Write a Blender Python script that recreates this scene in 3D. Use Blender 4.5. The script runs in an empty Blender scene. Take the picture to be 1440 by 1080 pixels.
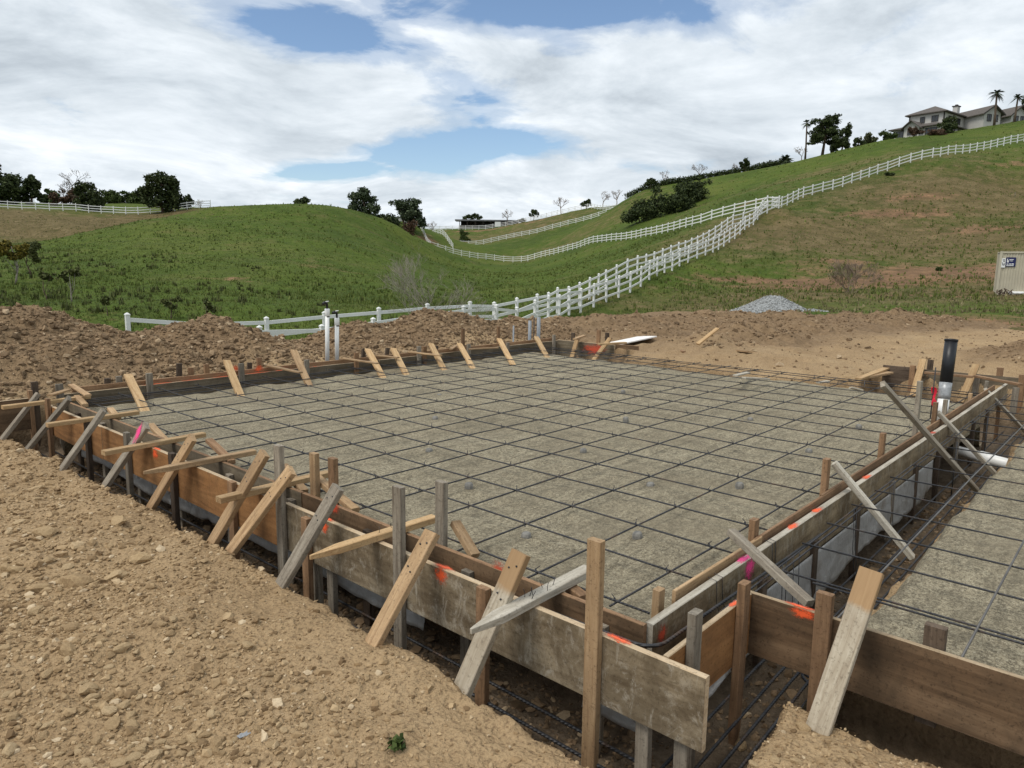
import bpy, math, random
import numpy as np
from mathutils import Vector, Matrix

# ------------------------------------------------------------------ camera, sky, sun, exposure
S = bpy.context.scene
COL = S.collection
rad = math.radians
F_PX, YAW, PITCH, ROLL = 1024.0, rad(41.674), rad(9.278), rad(0.7587)
CAM = np.array([-3.0281, -1.6693, 1.4644])
cy_, sy_ = math.cos(YAW), math.sin(YAW)
FW = np.array([cy_*math.cos(PITCH), sy_*math.cos(PITCH), -math.sin(PITCH)])
RT0 = np.array([sy_, -cy_, 0.0]); UP0 = np.cross(RT0, FW)
RT = math.cos(ROLL)*RT0 + math.sin(ROLL)*UP0
UP = -math.sin(ROLL)*RT0 + math.cos(ROLL)*UP0
cam_d = bpy.data.cameras.new('camera'); cam = bpy.data.objects.new('camera', cam_d); COL.objects.link(cam)
cam_d.sensor_fit = 'HORIZONTAL'; cam_d.sensor_width = 36.0; cam_d.lens = 36.0*F_PX/1440.0
cam_d.clip_start = 0.05; cam_d.clip_end = 3000
cam.matrix_world = Matrix(((RT[0], UP[0], -FW[0], CAM[0]), (RT[1], UP[1], -FW[1], CAM[1]), (RT[2], UP[2], -FW[2], CAM[2]), (0, 0, 0, 1)))
S.camera = cam

SUN_EL, SUN_AZ = rad(58), rad(165)          # azimuth counter-clockwise from +X
sun_d = bpy.data.lights.new('sun', 'SUN'); sun = bpy.data.objects.new('sun', sun_d); COL.objects.link(sun)
sun_d.energy = 1.5; sun_d.angle = rad(25); sun_d.color = (1.0, 0.95, 0.87)
sdir = Vector((math.cos(SUN_EL)*math.cos(SUN_AZ), math.cos(SUN_EL)*math.sin(SUN_AZ), math.sin(SUN_EL)))
sun.rotation_euler = sdir.to_track_quat('Z', 'Y').to_euler()

S.view_settings.view_transform = 'Standard'; S.view_settings.look = 'None'
S.view_settings.exposure = 0.5; S.view_settings.gamma = 1.0; S.view_settings.use_curve_mapping = False
S.render.engine = 'CYCLES'; S.cycles.use_denoising = True; S.cycles.max_bounces = 6
S.cycles.transparent_max_bounces = 12

def nd(nt, typ, **kw):
    n = nt.nodes.new(typ)
    for k, v in kw.items():
        if k in n.inputs: n.inputs[k].default_value = v
        else: setattr(n, k, v)
    return n
def ramp(nt, src, stops, interp='LINEAR'):
    r = nt.nodes.new('ShaderNodeValToRGB'); r.color_ramp.interpolation = interp
    e = r.color_ramp.elements
    while len(e) > len(stops): e.remove(e[-1])
    while len(e) < len(stops): e.new(0.5)
    for el, (p, c) in zip(e, stops):
        el.position = p; el.color = (c, c, c, 1) if isinstance(c, (int, float)) else (*c, 1)
    nt.links.new(src, r.inputs[0]); return r
def math_(nt, op, a, b=None, c=None, clamp=False):
    n = nt.nodes.new('ShaderNodeMath'); n.operation = op; n.use_clamp = clamp
    for i, v in enumerate((a, b, c)):
        if v is None: continue
        if isinstance(v, (int, float)): n.inputs[i].default_value = v
        else: nt.links.new(v, n.inputs[i])
    return n.outputs[0]
def mixc(nt, fac, a, b, mode='MIX'):
    n = nt.nodes.new('ShaderNodeMix'); n.data_type = 'RGBA'; n.blend_type = mode
    for i, v in ((0, fac), (6, a), (7, b)):
        if isinstance(v, (int, float)): n.inputs[i].default_value = v
        elif isinstance(v, tuple): n.inputs[i].default_value = (*v[:3], 1)
        else: nt.links.new(v, n.inputs[i])
    return n.outputs[2]

def build_world():
    w = bpy.data.worlds.new('World'); S.world = w; w.use_nodes = True
    nt = w.node_tree; nt.nodes.clear()
    out = nd(nt, 'ShaderNodeOutputWorld')
    sky = nd(nt, 'ShaderNodeTexSky', sky_type='NISHITA', sun_disc=False, sun_elevation=SUN_EL, sun_rotation=math.pi/2 - SUN_AZ)
    sky.air_density = 1.0; sky.dust_density = 0.25; sky.ozone_density = 2.5
    bsky = nd(nt, 'ShaderNodeBackground', Strength=0.095); nt.links.new(sky.outputs[0], bsky.inputs[0])
    tc = nd(nt, 'ShaderNodeTexCoord'); sep = nd(nt, 'ShaderNodeSeparateXYZ'); nt.links.new(tc.outputs['Generated'], sep.inputs[0])
    zz = math_(nt, 'ADD', math_(nt, 'MAXIMUM', sep.outputs[2], 0.0), 0.16)
    px = math_(nt, 'DIVIDE', sep.outputs[0], zz); py = math_(nt, 'DIVIDE', sep.outputs[1], zz)
    comb = nd(nt, 'ShaderNodeCombineXYZ'); nt.links.new(px, comb.inputs[0]); nt.links.new(py, comb.inputs[1])
    def plane(x, y):
        d = FW + RT*(x-720)/F_PX - UP*(y-540)/F_PX; d = d/np.linalg.norm(d)
        return d[0]/(max(d[2], 0)+0.16), d[1]/(max(d[2], 0)+0.16)
    n1 = nd(nt, 'ShaderNodeTexNoise', Scale=0.95, Detail=9.0, Roughness=0.6, Distortion=0.35); nt.links.new(comb.outputs[0], n1.inputs['Vector'])
    wob = nd(nt, 'ShaderNodeTexNoise', Scale=1.6, Detail=4.0, Roughness=0.6); nt.links.new(comb.outputs[0], wob.inputs['Vector'])
    # breaks in the cloud deck: soft elongated openings, edges ragged by the noise
    gaps = None
    for (x0, y0, x1, y1, r, s) in GAPS:
        a = np.array(plane(x0, y0)); b = np.array(plane(x1, y1)); c = (a+b)/2; d = b-a; L = np.linalg.norm(d)/2; d = d/(2*L)
        ux = math_(nt, 'SUBTRACT', px, float(c[0])); uy = math_(nt, 'SUBTRACT', py, float(c[1]))
        al = math_(nt, 'ADD', math_(nt, 'MULTIPLY', ux, float(d[0])), math_(nt, 'MULTIPLY', uy, float(d[1])))
        ac = math_(nt, 'ADD', math_(nt, 'MULTIPLY', ux, float(-d[1])), math_(nt, 'MULTIPLY', uy, float(d[0])))
        e = math_(nt, 'ADD', math_(nt, 'POWER', math_(nt, 'ABSOLUTE', math_(nt, 'DIVIDE', al, L+r)), 2.0), math_(nt, 'POWER', math_(nt, 'ABSOLUTE', math_(nt, 'DIVIDE', ac, r)), 2.0))
        g = math_(nt, 'MULTIPLY', math_(nt, 'EXPONENT', math_(nt, 'MULTIPLY', e, -1.0)), s)
        gaps = g if gaps is None else math_(nt, 'MAXIMUM', gaps, g)
    dens = math_(nt, 'ADD', math_(nt, 'MULTIPLY', n1.outputs[0], 1.0), 0.12)
    dens = math_(nt, 'SUBTRACT', dens, math_(nt, 'MULTIPLY', gaps, math_(nt, 'ADD', math_(nt, 'MULTIPLY', wob.outputs[0], 1.1), -0.02)))
    n3 = nd(nt, 'ShaderNodeTexNoise', Scale=3.4, Detail=8.0, Roughness=0.62, Distortion=0.6); nt.links.new(comb.outputs[0], n3.inputs['Vector'])
    dens = math_(nt, 'ADD', dens, math_(nt, 'MULTIPLY', math_(nt, 'SUBTRACT', n3.outputs[0], 0.5), 0.42))
    mask = ramp(nt, dens, [(0.27, 0.0), (0.38, 0.5), (0.52, 1.0)], 'EASE')
    # cloud brightness: thick parts grey, thin parts white
    n2 = nd(nt, 'ShaderNodeTexNoise', Scale=1.05, Detail=9.0, Roughness=0.62, Distortion=0.5)
    mp = nd(nt, 'ShaderNodeMapping'); mp.inputs['Location'].default_value = (3.1, 7.7, 0); nt.links.new(comb.outputs[0], mp.inputs[0]); nt.links.new(mp.outputs[0], n2.inputs['Vector'])
    cval = math_(nt, 'ADD', n2.outputs[0], math_(nt, 'MULTIPLY', math_(nt, 'SUBTRACT', n3.outputs[0], 0.5), -0.22))
    cl = ramp(nt, cval, [(0.30, (0.78, 0.80, 0.815)), (0.44, (0.62, 0.665, 0.705)), (0.56, (0.49, 0.54, 0.585)), (0.70, (0.35, 0.395, 0.44))])
    bcl = nd(nt, 'ShaderNodeBackground', Strength=1.0); nt.links.new(cl.outputs[0], bcl.inputs[0])
    mx = nd(nt, 'ShaderNodeMixShader'); nt.links.new(mask.outputs[0], mx.inputs[0]); nt.links.new(bsky.outputs[0], mx.inputs[1]); nt.links.new(bcl.outputs[0], mx.inputs[2])
    nt.links.new(mx.outputs[0], out.inputs[0])
GAPS = [(640, 20, 980, 0, .16, .92), (395, 48, 555, 60, .17, .72), (590, 222, 715, 198, .27, 1.1), (370, 246, 540, 238, .19, .95), (640, 110, 690, 180, .22, .6), (760, 10, 800, 60, .12, .45)]
build_world()

# ------------------------------------------------------------------ surveying: a sighted pixel and a known plane give a site coordinate
def ray(x, y): return FW + RT*(x-720)/F_PX - UP*(y-540)/F_PX
def sz(x, y, z):
    d = ray(x, y); return CAM + d*((z-CAM[2])/d[2])
def sX(x, y, X):
    d = ray(x, y); return CAM + d*((X-CAM[0])/d[0])
def sY(x, y, Y):
    d = ray(x, y); return CAM + d*((Y-CAM[1])/d[1])
def sD(x, y, D): return CAM + ray(x, y)*D

# ------------------------------------------------------------------ noise
def _hash(ix, iy, seed):
    h = (ix.astype(np.int64)*374761393 + iy.astype(np.int64)*668265263 + seed*1442695041) & 0xffffffff
    h = ((h ^ (h >> 13))*1274126177) & 0xffffffff
    return ((h ^ (h >> 16)) & 0xffff)/65535.0
def vnoise(x, y, seed=0):
    x0 = np.floor(x); y0 = np.floor(y); fx = x-x0; fy = y-y0
    fx = fx*fx*(3-2*fx); fy = fy*fy*(3-2*fy)
    a = _hash(x0, y0, seed); b = _hash(x0+1, y0, seed); c = _hash(x0, y0+1, seed); d = _hash(x0+1, y0+1, seed)
    return (a*(1-fx)+b*fx)*(1-fy) + (c*(1-fx)+d*fx)*fy
def fbm(x, y, scale, octs=4, seed=0, gain=0.5):
    v = 0; amp = 1; tot = 0; fq = 1.0/scale
    for o in range(octs):
        v = v + amp*(vnoise(x*fq+17.3*o, y*fq-9.1*o, seed+o)-0.5); tot += amp; amp *= gain; fq *= 2.03
    return v/tot*2
def sstep(a, b, x):
    t = np.clip((x-a)/(b-a), 0, 1); return t*t*(3-2*t)

# ------------------------------------------------------------------ mesh and object helpers
def mesh_np(name, verts, faces):
    """faces: (n,k) int array, or list of such arrays"""
    me = bpy.data.meshes.new(name)
    fl = faces if isinstance(faces, list) else [faces]
    fl = [np.asarray(f, np.int32) for f in fl if len(f)]
    nv = len(verts); me.vertices.add(nv); me.vertices.foreach_set('co', np.asarray(verts, np.float32).ravel())
    nl = sum(f.size for f in fl); nf = sum(len(f) for f in fl)
    me.loops.add(nl); me.loops.foreach_set('vertex_index', np.concatenate([f.ravel() for f in fl]))
    me.polygons.add(nf)
    st = []; off = 0
    for f in fl:
        st.append(off + np.arange(len(f))*f.shape[1]); off += f.size
    me.polygons.foreach_set('loop_start', np.concatenate(st).astype(np.int32))
    me.polygons.foreach_set('use_smooth', np.zeros(nf, bool))
    me.update(calc_edges=True); me.validate(); return me
def smooth(me):
    me.polygons.foreach_set('use_smooth', np.ones(len(me.polygons), bool)); me.update()
def link(name, data, parent=None, mw=None, mat=None):
    o = bpy.data.objects.new(name, data); COL.objects.link(o)
    if mat is not None and data is not None and not data.materials: data.materials.append(mat)
    m = mw if mw is not None else Matrix.Identity(4)
    if parent is not None:
        o.parent = parent
        m = world(parent).inverted() @ m
    o.matrix_basis = m
    return o
_W = {}
def world(o):
    m = o.matrix_basis.copy(); p = o.parent
    while p is not None: m = p.matrix_basis @ m; p = p.parent
    return m
def tag(o, label=None, cat=None, group=None, kind=None):
    if label: o['label'] = label
    if cat: o['category'] = cat
    if group: o['group'] = group
    if kind: o['kind'] = kind
    return o
def thing(name, loc, label, cat, group=None):
    return tag(link(name, None, None, Matrix.Translation(Vector(loc))), label, cat, group)
def attr(me, name, vals):
    a = me.attributes.new(name, 'FLOAT', 'POINT'); a.data.foreach_set('value', np.asarray(vals, np.float32))
def frame(p0, p1, wdir):
    x = (Vector(p1)-Vector(p0)); L = x.length; x.normalize()
    y = Vector(wdir); y = y - x*y.dot(x)
    y.normalize(); z = x.cross(y)
    m = Matrix(((x[0], y[0], z[0], 0), (x[1], y[1], z[1], 0), (x[2], y[2], z[2], 0), (0, 0, 0, 1)))
    return m, L
RND = random.Random(7)
def plank_mesh(L, w, t, bev=0.003, point=0.0, warp=0.0, seg=1, rnd=RND, point_end=1):
    """board with chamfered long edges, lying along local X from 0 to L; point>0 cuts one end to a stake point"""
    n = max(1, seg); xs = [L*i/n for i in range(n+1)]
    if point > 0:
        xs = xs[:-1] + [L-point, L] if n == 1 else sorted(set([x for x in xs if x < L-point*1.2] + [L-point, L]))
    b = min(bev, w*.2, t*.2)
    prof = [(-w/2+b, -t/2), (w/2-b, -t/2), (w/2, -t/2+b), (w/2, t/2-b), (w/2-b, t/2), (-w/2+b, t/2), (-w/2, t/2-b), (-w/2, -t/2+b)]
    V = []; Fq = []
    a1, a2 = rnd.uniform(-1, 1), rnd.uniform(-1, 1)
    for i, x in enumerate(xs):
        s = 1.0
        if point > 0 and x > L-1e-6: s = 0.16
        u = x/L
        dy = warp*a1*math.sin(math.pi*u); dz = warp*a2*math.sin(2.3*u+1)
        for (y, z) in prof: V.append((x, y*s+dy, z*(s if s == 1 else .6)+dz))
    for i in range(len(xs)-1):
        for k in range(8): Fq.append((i*8+k, i*8+(k+1) % 8, (i+1)*8+(k+1) % 8, (i+1)*8+k))
    me = mesh_np('plank', np.array(V), [np.array(Fq), np.array([list(range(7, -1, -1)), [(len(xs)-1)*8+k for k in range(8)]])])
    if point > 0 and point_end == 0:
        co = np.array([v.co for v in me.vertices]); co[:, 0] = L-co[:, 0]; co[:, 1] *= -1
        me.vertices.foreach_set('co', co.astype(np.float32).ravel()); me.update()
    return me
def plank(name, p0, p1, w, t, wdir, mat, parent=None, point=0.0, warp=0.0, seg=1, point_end=1, label=None):
    m, L = frame(p0, p1, wdir)
    me = plank_mesh(L, w, t, point=point, warp=warp, seg=seg, point_end=point_end)
    o = link(name, me, parent, Matrix.Translation(Vector(p0)) @ m, mat)
    if label: o['label'] = label
    return o
def tube_arrays(pts, radii, sides=6, cap=True):
    pts = [np.array(p, float) for p in pts]; n = len(pts)
    if isinstance(radii, (int, float)): radii = [radii]*n
    V = []; Fq = []
    prev = None
    for i in range(n):
        d = pts[min(i+1, n-1)] - pts[max(i-1, 0)]; d /= (np.linalg.norm(d)+1e-9)
        if prev is None:
            a = np.array([0, 0, 1.0]) if abs(d[2]) < .9 else np.array([1.0, 0, 0])
            u = np.cross(a, d)
        else: u = prev - d*prev.dot(d)
        u /= np.linalg.norm(u); prev = u; v = np.cross(d, u)
        for k in range(sides):
            t = 2*math.pi*k/sides; V.append(pts[i] + radii[i]*(u*math.cos(t)+v*math.sin(t)))
    for i in range(n-1):
        for k in range(sides): Fq.append((i*sides+k, i*sides+(k+1) % sides, (i+1)*sides+(k+1) % sides, (i+1)*sides+k))
    if cap:
        c0 = len(V); V.append(pts[0]); V.append(pts[-1])
        T = [(c0, (k+1) % sides, k) for k in range(sides)] + [(c0+1, (n-1)*sides+k, (n-1)*sides+(k+1) % sides) for k in range(sides)]
    else: T = []
    return np.array(V), np.array(Fq).reshape(-1, 4), np.array(T).reshape(-1, 3)
class Acc:
    """collects arrays into ONE mesh"""
    def __init__(s): s.v = []; s.f = {}; s.n = 0
    def add(s, V, *Fs):
        for f in Fs:
            f = np.asarray(f)
            if len(f): s.f.setdefault(f.shape[1], []).append(f+s.n)
        s.v.append(np.asarray(V, float)); s.n += len(V)
    def box(s, x0, x1, y0, y1, z0, z1, m=None):
        V = np.array([(x, y, z) for x in (x0, x1) for y in (y0, y1) for z in (z0, z1)])
        if m is not None: V = (np.array(m)[:3, :3] @ V.T).T + np.array(m)[:3, 3]
        s.add(V, np.array([(0, 1, 3, 2), (4, 6, 7, 5), (0, 4, 5, 1), (2, 3, 7, 6), (0, 2, 6, 4), (1, 5, 7, 3)]))
    def tube(s, pts, r, sides=6, cap=True): s.add(*tube_arrays(pts, r, sides, cap))
    def mesh(s, name='m', sm=False):
        me = mesh_np(name, np.concatenate(s.v), [np.concatenate(a) for a in s.f.values()])
        if sm: smooth(me)
        return me
def tube(name, pts, r, mat, parent=None, sides=8, sm=True):
    a = Acc(); a.tube(pts, r, sides); return link(name, a.mesh(name, sm), parent, None, mat)

# ------------------------------------------------------------------ materials
def new_mat(name):
    m = bpy.data.materials.new(name); m.use_nodes = True; nt = m.node_tree
    return m, nt, nt.nodes['Principled BSDF']
def tcoord(nt, scale=None, which='Object'):
    tc = nd(nt, 'ShaderNodeTexCoord'); o = tc.outputs[which]
    if scale is not None:
        mp = nd(nt, 'ShaderNodeMapping'); mp.inputs['Scale'].default_value = scale; nt.links.new(o, mp.inputs[0]); o = mp.outputs[0]
    return o
def noise(nt, vec, scale, detail=4.0, rough=0.6, dist=0.0):
    n = nd(nt, 'ShaderNodeTexNoise', Scale=scale, Detail=detail, Roughness=rough, Distortion=dist)
    nt.links.new(vec, n.inputs['Vector']); return n.outputs[0]
def bump(nt, bsdf, h, strength=0.5, dist=0.02, prev=None):
    b = nd(nt, 'ShaderNodeBump', Strength=strength, Distance=dist); nt.links.new(h, b.inputs['Height'])
    if prev is not None: nt.links.new(prev, b.inputs['Normal'])
    nt.links.new(b.outputs[0], bsdf.inputs['Normal']); return b.outputs[0]
def attr_node(nt, name):
    a = nd(nt, 'ShaderNodeAttribute'); a.attribute_name = name; return a.outputs['Fac']

def mat_dirt():
    m, nt, b = new_mat('dirt'); v = tcoord(nt)
    n1 = noise(nt, v, 0.9, 5, .6); n2 = noise(nt, v, 9, 6, .7); n3 = noise(nt, v, 55, 4, .7)
    c = ramp(nt, n1, [(.25, (.265, .172, .09)), (.5, (.37, .254, .14)), (.75, (.46, .332, .195))]).outputs[0]
    c = mixc(nt, ramp(nt, n2, [(.3, .0), (.7, .75)]).outputs[0], c, (.45, .316, .178))
    c = mixc(nt, ramp(nt, n3, [(.33, .75), (.5, 0.0)]).outputs[0], c, (.14, .09, .05))
    c = mixc(nt, ramp(nt, n3, [(.58, .0), (.78, .6)]).outputs[0], c, (.47, .36, .225))
    dug = attr_node(nt, 'dug')
    c2 = ramp(nt, n2, [(.25, (.11, .073, .042)), (.5, (.21, .14, .08)), (.75, (.30, .205, .12))]).outputs[0]
    c2 = mixc(nt, ramp(nt, n3, [(.55, .0), (.75, .6)]).outputs[0], c2, (.33, .22, .13))
    c = mixc(nt, dug, c, c2)
    trench_tone = attr_node(nt, 'trench_tone'); c3 = ramp(nt, n2, [(.25, (.08, .06, .041)), (.5, (.15, .112, .076)), (.75, (.225, .17, .117))]).outputs[0]
    c = mixc(nt, trench_tone, c, c3)  # darker, greyer soil colour inside the trench mask
    nt.links.new(c, b.inputs['Base Color']); b.inputs['Roughness'].default_value = .95; b.inputs['Specular IOR Level'].default_value = .15
    vor = nd(nt, 'ShaderNodeTexVoronoi', Scale=38.0); nt.links.new(v, vor.inputs['Vector'])
    p = bump(nt, b, n2, .8, .05); p = bump(nt, b, vor.outputs['Distance'], .5, .018, p); bump(nt, b, n3, .75, .012, p); return m
def mat_sand():
    m, nt, b = new_mat('sand'); v = tcoord(nt)
    n1 = noise(nt, v, 1.1, 5, .65, .4); n2 = noise(nt, v, 130, 3, .8); n3 = noise(nt, tcoord(nt, (2.0, 7, 5)), 2.4, 6, .7, .8)
    n4 = noise(nt, v, 45, 3, .7)
    c = ramp(nt, n1, [(.3, (.32, .27, .18)), (.5, (.425, .362, .245)), (.7, (.51, .44, .305))]).outputs[0]
    c = mixc(nt, ramp(nt, n3, [(.32, .7), (.52, .0)]).outputs[0], c, (.20, .172, .12))
    c = mixc(nt, ramp(nt, n2, [(.36, .9), (.50, 0.0)]).outputs[0], c, (.085, .073, .052))
    c = mixc(nt, ramp(nt, n2, [(.54, .0), (.68, .9)]).outputs[0], c, (.60, .55, .42))
    c = mixc(nt, ramp(nt, n4, [(.38, .6), (.52, .0)]).outputs[0], c, (.10, .086, .06))
    c = mixc(nt, ramp(nt, n4, [(.55, .0), (.70, .55)]).outputs[0], c, (.54, .48, .35))
    n6 = noise(nt, v, .55, 5, .7, .8); c = mixc(nt, ramp(nt, n6, [(.34, .55), (.50, .0)]).outputs[0], c, (.28, .235, .16))
    n5 = noise(nt, v, 9, 5, .7); c = mixc(nt, ramp(nt, n5, [(.36, .5), (.52, .0)]).outputs[0], c, (.17, .145, .10))
    nt.links.new(c, b.inputs['Base Color']); b.inputs['Roughness'].default_value = .95; b.inputs['Specular IOR Level'].default_value = .2
    p = bump(nt, b, n3, .6, .07); p = bump(nt, b, n5, .6, .03, p); bump(nt, b, n2, .8, .010, p); return m
def mat_grass():
    m, nt, b = new_mat('hill_grass'); v = tcoord(nt)
    n1 = noise(nt, v, .045, 5, .6); n2 = noise(nt, v, .5, 6, .7); n3 = noise(nt, v, 3.2, 4, .75); n0 = noise(nt, v, .16, 6, .72, .6)
    c = ramp(nt, n1, [(.3, (.058, .092, .014)), (.5, (.084, .125, .019)), (.7, (.122, .15, .029))]).outputs[0]
    c = mixc(nt, ramp(nt, n2, [(.30, .6), (.50, .0)]).outputs[0], c, (.040, .060, .013))
    c = mixc(nt, ramp(nt, n2, [(.52, .0), (.75, .75)]).outputs[0], c, (.145, .142, .045))
    c = mixc(nt, ramp(nt, n3, [(.33, .6), (.48, .0)]).outputs[0], c, (.030, .044, .011))
    c = mixc(nt, ramp(nt, n3, [(.60, .0), (.74, .45)]).outputs[0], c, (.17, .17, .065))
    c = mixc(nt, ramp(nt, n0, [(.30, .5), (.47, .0)]).outputs[0], c, (.042, .055, .015))
    c = mixc(nt, ramp(nt, n0, [(.55, .0), (.72, .6)]).outputs[0], c, (.15, .125, .05))
    dry = attr_node(nt, 'dry'); soil = attr_node(nt, 'soil')
    cd = ramp(nt, n2, [(.25, (.085, .072, .026)), (.5, (.16, .122, .055)), (.75, (.25, .19, .098))]).outputs[0]
    cd = mixc(nt, ramp(nt, n3, [(.35, .7), (.5, .0)]).outputs[0], cd, (.055, .046, .022))
    f = ramp(nt, math_(nt, 'ADD', dry, math_(nt, 'MULTIPLY', math_(nt, 'SUBTRACT', n2, .5), 1.2)), [(.25, .0), (.75, 1.0)]).outputs[0]
    c = mixc(nt, f, c, cd)
    cs = ramp(nt, n2, [(.25, (.12, .07, .04)), (.5, (.22, .132, .075)), (.75, (.36, .22, .115))]).outputs[0]
    cs = mixc(nt, ramp(nt, n3, [(.35, .6), (.5, .0)]).outputs[0], cs, (.075, .055, .034))
    f = ramp(nt, math_(nt, 'ADD', soil, math_(nt, 'MULTIPLY', math_(nt, 'SUBTRACT', n2, .5), 1.3)), [(.3, .0), (.65, 1.0)]).outputs[0]
    c = mixc(nt, f, c, cs)
    nt.links.new(c, b.inputs['Base Color']); b.inputs['Roughness'].default_value = .95; b.inputs['Specular IOR Level'].default_value = .1
    p = bump(nt, b, n2, .9, .6); bump(nt, b, n3, .9, .2, p); return m
def mat_wood(name, c1, c2, dark, stain=.35, stainc=(.06, .045, .03), gs=34, ply=False, bright=.25, twotone=0):
    m, nt, b = new_mat(name)
    v = tcoord(nt); oi = nd(nt, 'ShaderNodeObjectInfo')
    off = nd(nt, 'ShaderNodeVectorMath', operation='ADD'); nt.links.new(v, off.inputs[0])
    cmb = nd(nt, 'ShaderNodeCombineXYZ'); r10 = math_(nt, 'MULTIPLY', oi.outputs['Random'], 37.0)
    for i in range(3): nt.links.new(r10, cmb.inputs[i])
    nt.links.new(cmb.outputs[0], off.inputs[1])
    mp = nd(nt, 'ShaderNodeMapping'); mp.inputs['Scale'].default_value = (.07, 1, 1) if not ply else (.16, 1, 1); nt.links.new(off.outputs[0], mp.inputs[0])
    g = noise(nt, mp.outputs[0], gs, 5, .65, 1.2); st = noise(nt, off.outputs[0], 3.2, 6, .7, .5); st2 = noise(nt, off.outputs[0], 14, 5, .7)
    c = ramp(nt, g, [(.28, dark), (.45, c1), (.65, c2)]).outputs[0]
    c = mixc(nt, ramp(nt, st, [(.42, .0), (.68, stain)] if not ply else [(.40, .0), (.58, stain*.8)]).outputs[0], c, stainc)
    if ply:
        sc = nd(nt, 'ShaderNodeMapping'); sc.inputs['Scale'].default_value = (1.0, .45, 1); nt.links.new(off.outputs[0], sc.inputs[0]); s3 = noise(nt, sc.outputs[0], 11, 7, .8, 1.5)
        c = mixc(nt, ramp(nt, s3, [(.52, .0), (.66, .7)]).outputs[0], c, (.40, .36, .29)); c = mixc(nt, ramp(nt, s3, [(.33, .7), (.44, .0)]).outputs[0], c, tuple(q*.8 for q in stainc))
    c = mixc(nt, ramp(nt, st2, [(.58, .0), (.78, stain*.8)]).outputs[0], c, stainc)
    if ply: c = mixc(nt, ramp(nt, st2, [(.27, .5), (.43, .0)]).outputs[0], c, (.42, .37, .29))
    fine = noise(nt, off.outputs[0], 60, 4, .75); c = mixc(nt, ramp(nt, fine, [(.34, .5), (.46, .0)]).outputs[0], c, tuple(q*.45 for q in dark))
    if twotone:
        sp = nd(nt, 'ShaderNodeSeparateXYZ'); nt.links.new(v, sp.inputs[0])
        f2 = ramp(nt, math_(nt, 'ADD', sp.outputs[0], math_(nt, 'MULTIPLY', st, .12)), [(twotone, 1.0), (twotone+.03, .0)]).outputs[0]
        c = mixc(nt, f2, c, mixc(nt, g, (.25, .15, .075), (.42, .28, .15)))
    hs = nd(nt, 'ShaderNodeHueSaturation'); nt.links.new(c, hs.inputs['Color'])
    nt.links.new(math_(nt, 'ADD', math_(nt, 'MULTIPLY', oi.outputs['Random'], bright*2), 1-bright), hs.inputs['Value'])
    nt.links.new(hs.outputs[0], b.inputs['Base Color']); b.inputs['Roughness'].default_value = .8; b.inputs['Specular IOR Level'].default_value = .25
    p = bump(nt, b, g, .35, .004); bump(nt, b, st2, .15, .004, p); return m
def mat_plain(name, col, rough=.6, metal=0.0, var=.0, scale=8.0, bmp=0.0, spec=.4):
    m, nt, b = new_mat(name)
    b.inputs['Roughness'].default_value = rough; b.inputs['Metallic'].default_value = metal; b.inputs['Specular IOR Level'].default_value = spec
    v = tcoord(nt); n = noise(nt, v, scale, 5, .65)
    lo = tuple(c*(1-var) for c in col); hi = tuple(min(1, c*(1+var)) for c in col)
    c = ramp(nt, n, [(.3, lo), (.7, hi)]).outputs[0]; nt.links.new(c, b.inputs['Base Color'])
    if bmp: bump(nt, b, n, bmp, .02)
    return m
def mat_stone():
    m, nt, b = new_mat('stone'); v = tcoord(nt); oi = nd(nt, 'ShaderNodeObjectInfo')
    n = noise(nt, v, 6, 6, .7); rr = math_(nt, 'ADD', math_(nt, 'MULTIPLY', n, .75), math_(nt, 'MULTIPLY', oi.outputs['Random'], .25))
    c = ramp(nt, rr, [(.3, (.27, .18, .097)), (.5, (.39, .275, .152)), (.7, (.52, .39, .235))]).outputs[0]
    nt.links.new(c, b.inputs['Base Color']); b.inputs['Roughness'].default_value = .95; b.inputs['Specular IOR Level'].default_value = .15
    bump(nt, b, noise(nt, v, 14, 5, .7), .6, .01); return m
def mat_pebble(name, stops):
    m, nt, b = new_mat(name)
    c = ramp(nt, attr_node(nt, 'tone'), stops).outputs[0]
    v = tcoord(nt); n = noise(nt, v, 60, 3, .7); c = mixc(nt, ramp(nt, n, [(.35, .35), (.55, .0)]).outputs[0], c, (.12, .08, .045))
    nt.links.new(c, b.inputs['Base Color']); b.inputs['Roughness'].default_value = .95; b.inputs['Specular IOR Level'].default_value = .15; return m
def mat_leaf(name, c1, c2, trans=.15):
    m, nt, b = new_mat(name)
    g = nd(nt, 'ShaderNodeNewGeometry'); c = ramp(nt, g.outputs['Random Per Island'], [(.0, c1), (1.0, c2)]).outputs[0]
    nt.links.new(c, b.inputs['Base Color']); b.inputs['Roughness'].default_value = .7; b.inputs['Specular IOR Level'].default_value = .2
    return m
def mat_rebar():
    m, nt, b = new_mat('rebar'); v = tcoord(nt)
    n = noise(nt, v, 7, 5, .7); c = ramp(nt, n, [(.35, (.028, .030, .036)), (.55, (.055, .055, .058)), (.72, (.11, .062, .035))]).outputs[0]
    nt.links.new(c, b.inputs['Base Color']); b.inputs['Roughness'].default_value = .55; b.inputs['Metallic'].default_value = .4
    w = nd(nt, 'ShaderNodeTexWave', Scale=28.0); w.bands_direction = 'DIAGONAL'; nt.links.new(v, w.inputs['Vector']); bump(nt, b, w.outputs[0], .6, .003); return m
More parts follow.
